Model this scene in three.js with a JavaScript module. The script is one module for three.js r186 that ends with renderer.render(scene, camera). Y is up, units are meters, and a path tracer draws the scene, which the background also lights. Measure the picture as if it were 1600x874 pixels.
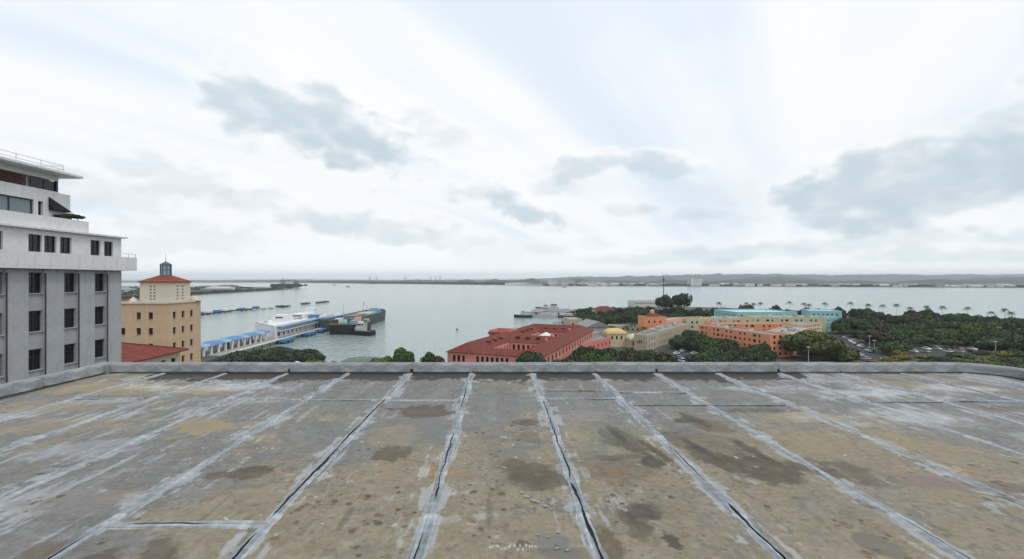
import * as THREE from 'three';
import { mergeGeometries, mergeVertices } from 'three/addons/utils/BufferGeometryUtils.js';
import { RoundedBoxGeometry } from 'three/addons/geometries/RoundedBoxGeometry.js';
import { ImprovedNoise } from 'three/addons/math/ImprovedNoise.js';

// ---------------------------------------------------------------- camera, sky, sun, exposure
// metres; y up; sea level y = 0; camera looks along -z, helper depth d = -z
const EYE = 40, ROOF = 38.4;
const scene = new THREE.Scene();
const camera = new THREE.PerspectiveCamera(2 * Math.atan(437 / 740) * 180 / Math.PI, 1600 / 874, 0.1, 30000);
camera.position.set(0, EYE, 0);
camera.lookAt(0, EYE, -100);
camera.setViewOffset(1600, 874, 20, 0, 1600, 874);        // the lens is shifted a little sideways
camera.updateProjectionMatrix();
const renderer = new THREE.WebGLRenderer({ antialias: true });
renderer.toneMapping = THREE.LinearToneMapping;
renderer.toneMappingExposure = 1.05;
renderer.shadowMap.enabled = true;
renderer.setSize(1024, 559);

const perlin = new ImprovedNoise();
function fbm3(x, y, z, oct) { let a = 0.5, s = 0, t = 0; for (let i = 0; i < oct; i++) { s += a * perlin.noise(x, y, z); t += a; a *= 0.5; x = x * 2.03 + 7.1; y = y * 2.03 + 3.7; z = z * 2.03 + 1.3; } return s / t; }
const sm = (a, b, x) => { const t = Math.min(1, Math.max(0, (x - a) / (b - a))); return t * t * (3 - 2 * t); };
const mix = (a, b, t) => a + (b - a) * t;
function rng(seed) { let s = seed >>> 0; return () => { s = (s + 0x6D2B79F5) | 0; let t = Math.imul(s ^ (s >>> 15), 1 | s); t = (t + Math.imul(t ^ (t >>> 7), 61 | t)) ^ t; return ((t ^ (t >>> 14)) >>> 0) / 4294967296; }; }
const D2R = Math.PI / 180;

{ // overcast sky: pale veil with streaks, low grey cumulus; azimuth 0 = straight ahead, positive to the +x side
  const W = 2048, H = 1024, data = new Float32Array(W * H * 4);
  // [azimuth, elevation, half width, half height (degrees), weight, tilt]
  const clouds = [
    [-19.5, 15.9, 10.5, 3.3, 0.9, -0.36], [-17.0, 14.6, 6.0, 2.2, 0.85, -0.25], [-26.5, 18.2, 4.5, 2.2, 0.4, -0.3], [-7.0, 17.2, 4.2, 1.4, 0.42, -0.5],
    [3.0, 8.2, 3.6, 2.4, 0.95, -0.5], [-0.6, 10.0, 4.0, 1.8, 0.5, -0.3], [-14.5, 5.7, 8.0, 1.7, 0.55, -0.1], [-20.0, 6.6, 5.0, 1.4, 0.35, -0.2],
    [10.2, 12.9, 4.6, 1.6, 0.78, -0.08], [19.2, 12.6, 5.2, 1.5, 0.72, -0.16], [7.0, 10.9, 3.0, 1.0, 0.4, 0],
    [32.3, 8.2, 3.2, 1.4, 0.95, 0.05], [40.6, 8.3, 9.0, 3.1, 1.0, 0.16], [42.5, 6.0, 6.5, 1.6, 0.8, 0.2], [38.5, 10.2, 4.6, 1.8, 0.55, 0.0], [47.5, 9.0, 5.0, 2.4, 0.8, 0.1],
    [47.6, 13.0, 2.6, 2.0, 0.45, 0.3], [13.7, 7.9, 3.0, 0.9, 0.4, -0.1], [22.2, 7.1, 3.2, 0.7, 0.4, 0], [17.0, 8.0, 1.2, 0.6, 0.4, -0.6],
    [-34.0, 9.6, 6.5, 2.4, 0.42, -0.1], [-28.5, 8.0, 5.0, 1.8, 0.36, 0], [-40.0, 7.5, 6.0, 2.5, 0.32, 0], [-34.0, 3.8, 8.0, 1.4, 0.35, 0],
    [37.0, 3.6, 8.0, 0.8, 0.45, 0], [27.0, 2.9, 9.0, 0.7, 0.5, 0], [44.0, 2.2, 9.0, 0.7, 0.5, 0], [19.0, 2.2, 8.0, 0.7, 0.42, 0], [-6.0, 4.6, 6.0, 0.9, 0.3, 0], [9.0, 4.0, 6.0, 0.8, 0.25, 0],
  ];
  // the same kind of weather goes on round the whole horizon
  const all = [];
  [[0, 1, 0], [98, -1, 1.5], [188, 1, 0.8], [272, -1, 0.4]].forEach(([turn, flip, up]) => clouds.forEach(c => all.push([c[0] * flip + turn, c[1] + up, c[2], c[3], c[4], c[5] * flip])));
  for (let j = 0; j < H; j++) {
    const el = ((j + 0.5) / H - 0.5) * Math.PI, se = Math.sin(el), ce = Math.cos(el), eld = el / D2R;
    for (let i = 0; i < W; i++) {
      const k = (j * W + i) * 4; data[k + 3] = 1;
      if (el < -0.01) { data[k] = 0.5; data[k + 1] = 0.55; data[k + 2] = 0.56; continue; }
      const th = ((i + 0.5) / W - 0.5) * 2 * Math.PI, az = th + Math.PI / 2;
      const x = ce * Math.cos(th), z = ce * Math.sin(th), y = Math.max(se, 0.0);
      // high veil: streaks that run away from the viewer on a flat layer, seen in perspective
      const px = x / (y + 0.16), pz = z / (y + 0.16), ra = 0.62;
      const sx = px * Math.cos(ra) + pz * Math.sin(ra), sz = -px * Math.sin(ra) + pz * Math.cos(ra);
      const streak = fbm3(sx * 1.7 + 3, sz * 0.22, 0.5, 4), streak2 = fbm3(sx * 4.2 - 2, sz * 0.5, 4.5, 3);
      const soft = fbm3(x * 2.2 + 5, y * 4, z * 2.2, 4);
      let blue = sm(0.12, 0.75, y) * 0.55 + streak * 1.15 + streak2 * 0.75 + soft * 0.5;
      blue = sm(-0.05, 1.05, blue + 0.12);
      let r = mix(0.935, 0.74, blue), g = mix(0.96, 0.83, blue), b = mix(0.985, 0.925, blue);
      const hz = sm(0.12, 0.0, y); r = mix(r, 1.04, hz); g = mix(g, 1.08, hz); b = mix(b, 1.1, hz);
      // low clouds
      if (eld < 34) {
        const wx = fbm3(x * 7, y * 13, z * 7, 4) * 6.5 + fbm3(x * 26, y * 40, z * 26, 3) * 2.2, wy = fbm3(x * 7 + 20, y * 13, z * 7, 4) * 4.2 + fbm3(x * 26 + 9, y * 40, z * 26, 3) * 1.7;
        const fine = fbm3(x * 18 + 4, y * 34, z * 18, 4);
        let dens = 0, rim = 0, azd = az / D2R; if (azd > 230) azd -= 360;
        for (const c of all) {
          let da = azd - c[0]; da -= 360 * Math.round(da / 360);
          if (Math.abs(da) > c[2] * 2.4 + 5) continue;
          let a = (da + wx * Math.min(1, c[2] / 5)), e = (eld - c[1] + wy * Math.min(1, c[3] / 2.6));
          e -= a * c[5] * 0.55; a /= c[2]; e /= c[3];
          const low = e < 0 ? 1.15 : 0.85;
          const q = a * a + e * e * low * low, v = c[4] * sm(1.6, 0.05, q + fine * 1.45);
          dens = 1 - (1 - dens) * (1 - v * 0.8);
          rim = Math.max(rim, c[4] * sm(2.4, 1.2, q) * sm(-0.2, 0.9, e));
        }
        const bank = sm(0.02, 0.42, fbm3(x * 3.1 + 11, y * 9 + 2, z * 3.1, 5) + 0.02) * sm(0.55, 0.1, y) * sm(0.0, 0.06, y) * 0.2;
        dens = 1 - (1 - dens) * (1 - bank);
        const white = rim * (1 - dens) * 0.8; r = mix(r, 0.99, white); g = mix(g, 1.0, white); b = mix(b, 1.01, white);
        const t = Math.min(0.92, dens * 0.95); r = mix(r, 0.52, t); g = mix(g, 0.625, t); b = mix(b, 0.69, t);
      }
      data[k] = r; data[k + 1] = g; data[k + 2] = b;
    }
  }
  const t = new THREE.DataTexture(data, W, H, THREE.RGBAFormat, THREE.FloatType);
  t.mapping = THREE.EquirectangularReflectionMapping; t.magFilter = THREE.LinearFilter; t.minFilter = THREE.LinearFilter; t.needsUpdate = true;
  scene.background = t; scene.environment = t;
}
const sun = new THREE.DirectionalLight(new THREE.Color(1, 0.97, 0.92), 1.3);
sun.position.set(420, 1000, 240); sun.target.position.set(0, 0, -120);
sun.castShadow = true; sun.shadow.radius = 34; sun.shadow.mapSize.set(4096, 4096);
Object.assign(sun.shadow.camera, { left: -450, right: 450, top: 450, bottom: -450, near: 10, far: 2500 });
sun.name = 'sun'; scene.add(sun, sun.target);
scene.fog = new THREE.FogExp2(new THREE.Color(0.86, 0.94, 1.0), 0.00008);

// ---------------------------------------------------------------- helpers
const used = new Map();
function numbered(n) { const k = used.get(n) || 0; used.set(n, k + 1); return k ? n + '_' + String(k).padStart(3, '0') : n; }
function shadows(o) { o.castShadow = true; o.receiveShadow = true; return o; }
function thing(name, label, category, group, x = 0, y = 0, d = 0, turn = 0) {
  const o = new THREE.Group(); o.name = numbered(name); o.position.set(x, y, -d); o.rotation.y = turn;
  o.userData = { label, category }; if (group) o.userData.group = group; scene.add(o); return o;
}
function single(name, geo, mat, label, category, group) {
  const o = shadows(new THREE.Mesh(geo, mat)); o.name = numbered(name); o.userData = { label, category }; if (group) o.userData.group = group; scene.add(o); return o;
}
function setting(name, geo, mat, label) { const o = shadows(new THREE.Mesh(geo, mat)); o.name = numbered(name); o.userData = { kind: 'structure', label }; scene.add(o); return o; }
function part(name, geo, mat, parent, label) { const o = shadows(new THREE.Mesh(geo, mat)); o.name = name; if (label) o.userData.label = label; parent.add(o); return o; }
function copyOf(root, label, group) { const r = root.clone(); r.name = numbered(root.name.replace(/_\d{3}$/, '')); r.userData = { ...root.userData }; if (label) r.userData.label = label; if (group) r.userData.group = group; scene.add(r); return r; }
// every geometry: unindexed, metre uv by the dominant direction of its faces
function fin(geos) {
  const list = (Array.isArray(geos) ? geos : [geos]).map(g => { const n = g.index ? g.toNonIndexed() : g.clone(); for (const k of Object.keys(n.attributes)) if (!['position', 'normal'].includes(k)) n.deleteAttribute(k); if (!n.attributes.normal) n.computeVertexNormals(); n.morphAttributes = {}; return n; });
  const g = list.length > 1 ? mergeGeometries(list) : list[0], p = g.attributes.position, uv = new Float32Array(p.count * 2);
  const a = new THREE.Vector3(), b = new THREE.Vector3(), c = new THREE.Vector3();
  for (let i = 0; i < p.count; i += 3) {
    a.fromBufferAttribute(p, i); b.fromBufferAttribute(p, i + 1); c.fromBufferAttribute(p, i + 2);
    const n = b.clone().sub(a).cross(c.clone().sub(a)), ax = Math.abs(n.x), ay = Math.abs(n.y), az = Math.abs(n.z);
    [a, b, c].forEach((v, k) => { const o = (i + k) * 2; if (ay > ax && ay > az) { uv[o] = v.x; uv[o + 1] = v.z; } else if (ax > az) { uv[o] = v.z; uv[o + 1] = v.y; } else { uv[o] = v.x; uv[o + 1] = v.y; } });
  }
  g.setAttribute('uv', new THREE.BufferAttribute(uv, 2)); return g;
}
const box = (w, h, l, x = 0, y = 0, z = 0) => new THREE.BoxGeometry(w, h, l).translate(x, y, z);
const rbox = (w, h, l, x = 0, y = 0, z = 0, r = 0.04) => new RoundedBoxGeometry(w, h, l, 2, r).translate(x, y, z);
const cyl = (r0, r1, h, x = 0, y = 0, z = 0, n = 10) => new THREE.CylinderGeometry(r0, r1, h, n).translate(x, y, z);
function bar(a, b, r, n = 6) { const v = new THREE.Vector3().subVectors(b, a), g = new THREE.CylinderGeometry(r, r, v.length(), n); g.applyQuaternion(new THREE.Quaternion().setFromUnitVectors(new THREE.Vector3(0, 1, 0), v.normalize())); return g.translate((a.x + b.x) / 2, (a.y + b.y) / 2, (a.z + b.z) / 2); }
const V = (x, y, d) => new THREE.Vector3(x, y, -d);
function poly(pts) { const s = new THREE.Shape(); pts.forEach(([x, d], i) => i ? s.lineTo(x, d) : s.moveTo(x, d)); s.closePath(); return s; }
// polygon in plan (x, depth) raised from y0 to y1
function prism(pts, y0, y1) { const g = new THREE.ExtrudeGeometry(poly(pts), { depth: y1 - y0, bevelEnabled: false }); return g.rotateX(-Math.PI / 2).translate(0, y0, 0); }
function tris(list) { const g = new THREE.BufferGeometry(), a = []; for (const f of list) for (let i = 1; i + 1 < f.length; i++) for (const v of [f[0], f[i], f[i + 1]]) a.push(v.x, v.y, v.z); g.setAttribute('position', new THREE.Float32BufferAttribute(a, 3)); g.computeVertexNormals(); return g; }

// ---------------------------------------------------------------- textures and materials
// tileable value-noise sheet for quick sampling
const NS = 512, NA = new Float32Array(NS * NS), NB = new Float32Array(NS * NS), NC = new Float32Array(NS * NS), ND = new Float32Array(NS * NS);
{ const fill = (out, seed, n0 = 4, octs = 7) => {
    const r = rng(seed); out.fill(0);
    for (let o = 0, n = n0, a = 1, tot = 0; o < octs; o++, n *= 2, a *= 0.56) {
      const l = new Float32Array(n * n).map(() => r()), st = n / NS; tot += a;
      for (let y = 0; y < NS; y++) { const fy = y * st, iy = Math.floor(fy), ty0 = fy - iy, ty = ty0 * ty0 * (3 - 2 * ty0), a0 = (iy % n) * n, a1 = ((iy + 1) % n) * n;
        for (let x = 0; x < NS; x++) { const fx = x * st, ix = Math.floor(fx), tx0 = fx - ix, tx = tx0 * tx0 * (3 - 2 * tx0), i0 = ix % n, i1 = (ix + 1) % n;
          out[y * NS + x] += a * mix(mix(l[a0 + i0], l[a0 + i1], tx), mix(l[a1 + i0], l[a1 + i1], tx), ty); } } }
    let lo = 1e9, hi = -1e9; for (const v of out) { lo = Math.min(lo, v); hi = Math.max(hi, v); } for (let i = 0; i < out.length; i++) out[i] = (out[i] - lo) / (hi - lo);
  }; fill(NA, 11); fill(NB, 29); fill(NC, 43, 32, 4); fill(ND, 57, 16, 5); }
function nz(A, u, v) { u = (u - Math.floor(u)) * NS; v = (v - Math.floor(v)) * NS; const x = Math.floor(u), y = Math.floor(v), tx = u - x, ty = v - y, x0 = x % NS, y0 = y % NS, x1 = (x + 1) % NS, y1 = (y + 1) % NS; return mix(mix(A[y0 * NS + x0], A[y0 * NS + x1], tx), mix(A[y1 * NS + x0], A[y1 * NS + x1], tx), ty); }
function dataTex(w, h, fn, srgb = true, repeat = null) {
  const d = new Uint8Array(w * h * 4), o = [0, 0, 0];
  for (let y = 0; y < h; y++) for (let x = 0; x < w; x++) { fn(x, y, o); const k = (y * w + x) * 4; d[k] = Math.max(0, Math.min(255, o[0])); d[k + 1] = Math.max(0, Math.min(255, o[1])); d[k + 2] = Math.max(0, Math.min(255, o[2])); d[k + 3] = 255; }
  const t = new THREE.DataTexture(d, w, h, THREE.RGBAFormat); t.magFilter = THREE.LinearFilter; t.minFilter = THREE.LinearMipmapLinearFilter; t.generateMipmaps = true;
  if (srgb) t.colorSpace = THREE.SRGBColorSpace; if (repeat) { t.wrapS = t.wrapT = THREE.RepeatWrapping; t.repeat.set(...repeat); } t.needsUpdate = true; return t;
}
// weathered plaster: blotches, grain and rain streaks (stains), multiplies the paint colour
const plasterMap = dataTex(512, 512, (x, y, o) => { const u = x / 512, v = y / 512, s = nz(NA, u * 6, v * 0.5), b = nz(NB, u * 2, v * 2), f = nz(NA, u * 9, v * 9); const k = 243 + (b - 0.5) * 18 + (f - 0.5) * 14 - Math.pow(sm(0.6, 0.95, s), 2) * 26; o[0] = k; o[1] = k - 1; o[2] = k - 3; }, true, [1 / 9, 1 / 9]);
const roofMap = dataTex(512, 512, (x, y, o) => { const u = x / 512, v = y / 512, b = nz(NB, u * 3, v * 3), f = nz(NA, u * 16, v * 16), k = 222 + (b - 0.5) * 70 + (f - 0.5) * 50; o[0] = k; o[1] = k; o[2] = k; }, true, [1 / 12, 1 / 12]);
const hullMap = dataTex(256, 256, (x, y, o) => { const u = x / 256, v = y / 256, b = nz(NB, u * 2, v * 2), s = nz(NA, u * 8, v), k = 215 + (b - 0.5) * 60; const rust = sm(0.62, 0.85, s * 0.6 + b * 0.4); o[0] = k; o[1] = k - rust * 50; o[2] = k - rust * 80; }, true, [1 / 14, 1 / 14]);
function paint(r, g, b, rough = 0.85, map = plasterMap) { return new THREE.MeshStandardMaterial({ color: new THREE.Color().setRGB(r, g, b), roughness: rough, map, side: THREE.DoubleSide }); }
const hex = (h, rough = 0.85, map = plasterMap) => new THREE.MeshStandardMaterial({ color: new THREE.Color(h), roughness: rough, map, side: THREE.DoubleSide });
const M = {
  white: paint(0.78, 0.785, 0.80), whiteWarm: paint(0.62, 0.60, 0.55), greyWall: paint(0.37, 0.385, 0.41), greyPier: paint(0.42, 0.435, 0.46), trimDark: paint(0.06, 0.065, 0.07, 0.6), metal: paint(0.5, 0.52, 0.54, 0.5),
  tan: paint(0.62, 0.45, 0.30), tower: paint(0.70, 0.63, 0.51), terracotta: paint(0.30, 0.07, 0.035, 0.9, roofMap), redTile: paint(0.24, 0.04, 0.025, 0.9, roofMap), redBrown: paint(0.215, 0.042, 0.024, 0.9, roofMap),
  pink: paint(0.72, 0.29, 0.24), pinkDeep: paint(0.70, 0.24, 0.21), orange: paint(0.78, 0.32, 0.17), peach: paint(0.74, 0.44, 0.28), yellow: paint(0.68, 0.50, 0.22), cream: paint(0.68, 0.58, 0.40), sage: paint(0.54, 0.52, 0.35), turquoise: paint(0.30, 0.58, 0.61), turqPale: paint(0.45, 0.66, 0.66),
  greyRoof: paint(0.36, 0.36, 0.35, 0.9, roofMap), paleRoof: paint(0.5, 0.5, 0.47, 0.9, roofMap), greenRoof: paint(0.17, 0.25, 0.20, 0.8, roofMap), beige: paint(0.50, 0.43, 0.33), blue: paint(0.10, 0.30, 0.58, 0.6, roofMap), paleBlue: paint(0.30, 0.52, 0.68, 0.6, roofMap), tent: paint(0.78, 0.78, 0.78, 0.7),
  concrete: paint(0.36, 0.36, 0.34), hullBlack: paint(0.012, 0.013, 0.016, 0.6, hullMap), hullGrey: paint(0.075, 0.095, 0.09, 0.6, hullMap), hullWhite: paint(0.68, 0.69, 0.7, 0.5, hullMap), deck: paint(0.30, 0.24, 0.17, 0.85, roofMap), rust: paint(0.24, 0.09, 0.045, 0.9, roofMap), dirt: paint(0.05, 0.045, 0.035, 0.95, roofMap),
  asphalt: paint(0.05, 0.05, 0.052, 0.92, roofMap), bark: paint(0.10, 0.08, 0.06, 0.95, roofMap), wood: paint(0.10, 0.03, 0.02, 0.7, roofMap),
  glass: new THREE.MeshStandardMaterial({ color: new THREE.Color().setRGB(0.012, 0.014, 0.017), roughness: 0.22 }), glassGreen: new THREE.MeshPhysicalMaterial({ color: new THREE.Color().setRGB(0.10, 0.16, 0.17), roughness: 0.06, clearcoat: 1 }),
  frame: paint(0.02, 0.02, 0.022, 0.5), frameGrey: paint(0.35, 0.36, 0.37, 0.5), rubber: paint(0.02, 0.02, 0.02, 0.9), openingBlack: paint(0.012, 0.012, 0.014, 0.95), lanternGlass: new THREE.MeshPhysicalMaterial({ color: new THREE.Color().setRGB(0.22, 0.30, 0.34), roughness: 0.1, clearcoat: 1 }), lanternGrey: paint(0.09, 0.11, 0.125, 0.6),
};

// ---------------------------------------------------------------- the setting: water, land, hills
{
  const N = 512, bump = dataTex(N, N, (x, y, o) => { const u = x / N, v = y / N; const w = nz(NA, u + nz(NB, u, v) * 0.1, v) * 0.3 + nz(ND, u * 2, v * 2) * 0.4 + nz(NC, u * 2 + 0.3, v * 3) * 0.3; o[0] = o[1] = o[2] = 255 * w; }, false, [1 / 110, 1 / 90]);
  const m = new THREE.MeshPhysicalMaterial({ color: new THREE.Color().setRGB(0.25, 0.31, 0.30), roughness: 0.14, ior: 1.34, bumpMap: bump, bumpScale: 1.1 });
  setting('water', fin(new THREE.PlaneGeometry(26000, 13000).rotateX(-Math.PI / 2).translate(0, 0, -5500)), m, 'pale grey green water of the bay');
}
const groundMat = new THREE.MeshStandardMaterial({ color: new THREE.Color().setRGB(0.10, 0.10, 0.085), roughness: 0.95, map: roofMap });
const landPts = [[-700, -400], [-700, 205], [-176, 215], [-176, 240], [-138, 240], [-136, 218], [-60, 214], [-24, 208], [6, 280], [20, 318], [56, 400], [58, 440], [92, 462], [80, 484], [84, 522], [130, 534], [172, 640], [190, 690], [300, 640], [392, 560], [405, 470], [400, 405], [470, 396], [760, 380], [900, -400]];
setting('ground', fin(prism(landPts, -3, 2)), groundMat, 'town ground of streets and lots along the quays');
const lawnMat = new THREE.MeshStandardMaterial({ color: new THREE.Color().setRGB(0.12, 0.11, 0.07), roughness: 1, map: roofMap });
setting('park_ground', fin(prism([[98, 150], [250, 150], [640, 150], [640, 376], [398, 398], [320, 470], [296, 400], [262, 332], [205, 300], [176, 268], [140, 224]], 2.02, 2.06)), lawnMat, 'bare earth and lawn under the park trees');
setting('car_park', fin(prism([[160, 205], [184, 212], [236, 318], [214, 330], [168, 252]], 2.08, 2.12)), M.asphalt, 'dark asphalt car park among the trees');
setting('car_park', fin(prism([[206, 228], [262, 240], [262, 262], [216, 264]], 2.08, 2.12)), M.asphalt, 'small asphalt car park deeper in the trees');
setting('road', fin(prism([[60, 200], [96, 200], [112, 252], [100, 268], [80, 248], [62, 240]], 2.06, 2.10)), M.asphalt, 'asphalt yard beside the long grey roofed building');

const landMat = new THREE.MeshStandardMaterial({ color: new THREE.Color().setRGB(0.15, 0.17, 0.13), roughness: 1, map: roofMap });
setting('far_shore', fin(prism([[12000, 1500], [4200, 1900], [2523, 2290], [1808, 2574], [838, 2819], [260, 2950], [40, 3500], [-533, 4870], [-2480, 5880], [-6500, 6300], [-12000, 5000], [-12000, 11000], [12000, 11000]], -3, 2.5)), landMat, 'flat land on the opposite side of the bay');
setting('port_peninsula', fin(prism([[-640, 760], [-700, 880], [-778, 1233], [-832, 1850], [-985, 2265], [-1150, 2330], [-1500, 2500], [-2600, 2650], [-4500, 2300], [-4500, 700]], -3, 2.5)), landMat, 'low port land reaching into the bay');
// hills: ridges of uneven summits, each a height field that falls to the plain
function ridge(name, label, x0, x1, d0, depth, hFn, seed, mat, bend = 0) {
  const nx = 220, nd = 14, pos = [], idx = [];
  for (let j = 0; j <= nd; j++) for (let i = 0; i <= nx; i++) {
    const x = mix(x0, x1, i / nx), t = j / nd, prof = Math.pow(Math.sin(Math.PI * Math.min(1, t * 1.0)), 0.8);
    const h = Math.max(0, hFn(x)) * 0.72 * prof * (0.82 + 0.5 * (fbm3(x / 230 + seed, t * 5, seed, 4))) + prof * 10 * fbm3(x / 60, t * 9, seed + 3, 3);
    pos.push(x, 2 + h - (t === 0 || t === 1 ? 1.5 : 0), -(d0 + t * depth + bend * (x / 1000) * (x / 1000)));
  }
  for (let j = 0; j < nd; j++) for (let i = 0; i < nx; i++) { const a = j * (nx + 1) + i, b = a + 1, c = a + nx + 1, e = c + 1; idx.push(a, b, c, b, e, c); }
  const g = new THREE.BufferGeometry(); g.setAttribute('position', new THREE.Float32BufferAttribute(pos, 3)); g.setIndex(idx); g.computeVertexNormals();
  const uv = new Float32Array(pos.length / 3 * 2); for (let i = 0; i < pos.length / 3; i++) { uv[2 * i] = pos[3 * i]; uv[2 * i + 1] = pos[3 * i + 2]; } g.setAttribute('uv', new THREE.BufferAttribute(uv, 2));
  return setting(name, g, mat, label);
}
const woodMap = dataTex(512, 512, (x, y, o) => { const u = x / 512, v = y / 512, b = nz(NB, u * 2, v * 2), f = nz(NA, u * 10, v * 10), k = 200 + (b - 0.5) * 90 + (f - 0.5) * 90; o[0] = k; o[1] = k; o[2] = k; }, true, [1 / 500, 1 / 500]);
const hillMat = new THREE.MeshStandardMaterial({ color: new THREE.Color().setRGB(0.085, 0.115, 0.095), roughness: 1, map: woodMap });
const bumps = (list) => (x) => list.reduce((s, [c, w, h]) => s + h * Math.exp(-Math.pow((x - c) / w, 2)), 0);
ridge('hill', 'low wooded hummocks just behind the opposite shore', -1200, 4600, 4300, 700, bumps([[-330, 110, 62], [-60, 90, 60], [140, 130, 52], [330, 90, 68], [760, 130, 74], [1180, 200, 50], [1650, 190, 62], [2150, 240, 44], [2700, 210, 58], [3300, 240, 46], [3900, 220, 66], [4400, 220, 62]]), 3, hillMat, -28);
ridge('hill', 'long darker ridge behind the wooded hummocks', -1500, 7200, 5200, 1100, bumps([[600, 700, 26], [2100, 500, 34], [3050, 330, 80], [3420, 300, 62], [4000, 900, 22], [6300, 480, 96], [5700, 320, 80], [7000, 500, 92]]), 9, hillMat, -10);
ridge('mountain', 'pale blue mountain range along the horizon', -7000, 12000, 8800, 2000, bumps([[-4200, 2200, 60], [-500, 1500, 50], [1700, 1100, 110], [3700, 1500, 178], [5700, 1400, 190], [7800, 1400, 180], [10000, 1600, 185], [12500, 1800, 180]]), 17, hillMat);
ridge('hill', 'faint low hills behind the port cranes', -9000, -900, 7000, 1400, bumps([[-7600, 900, 60], [-5200, 900, 46], [-3500, 700, 40], [-2300, 500, 46], [-1300, 400, 56]]), 23, hillMat);

// ---------------------------------------------------------------- the flat roof underfoot
const SEAMS = []; for (let k = -5; k <= 8; k++) SEAMS.push(-0.47 + 1.04 * k);      // -5.67 ... 7.85
const RX0 = -6.62, RX1 = 8.25, RD1 = 8.0, RD0 = -6;
const roof = thing('flat_roof_building', 'building with a flat stained membrane roof and low coated parapet overlooking the bay', 'building');
part('building_wall', fin(prism([[RX0 - 0.28, RD0], [RX1 + 0.28, RD0], [RX1 + 0.28, RD1 + 0.28], [RX0 - 0.28, RD1 + 0.28]], 2, ROOF - 0.45)), M.concrete, roof);
const deckMat = new THREE.MeshStandardMaterial({ color: new THREE.Color().setRGB(0.02, 0.02, 0.021), roughness: 0.8 });
part('roof_slab', fin(prism([[RX0 - 0.1, RD0], [RX1 + 0.1, RD0], [RX1 + 0.1, RD1 + 0.1], [RX0 - 0.1, RD1 + 0.1]], ROOF - 0.44, ROOF - 0.006)), deckMat, roof);
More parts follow.
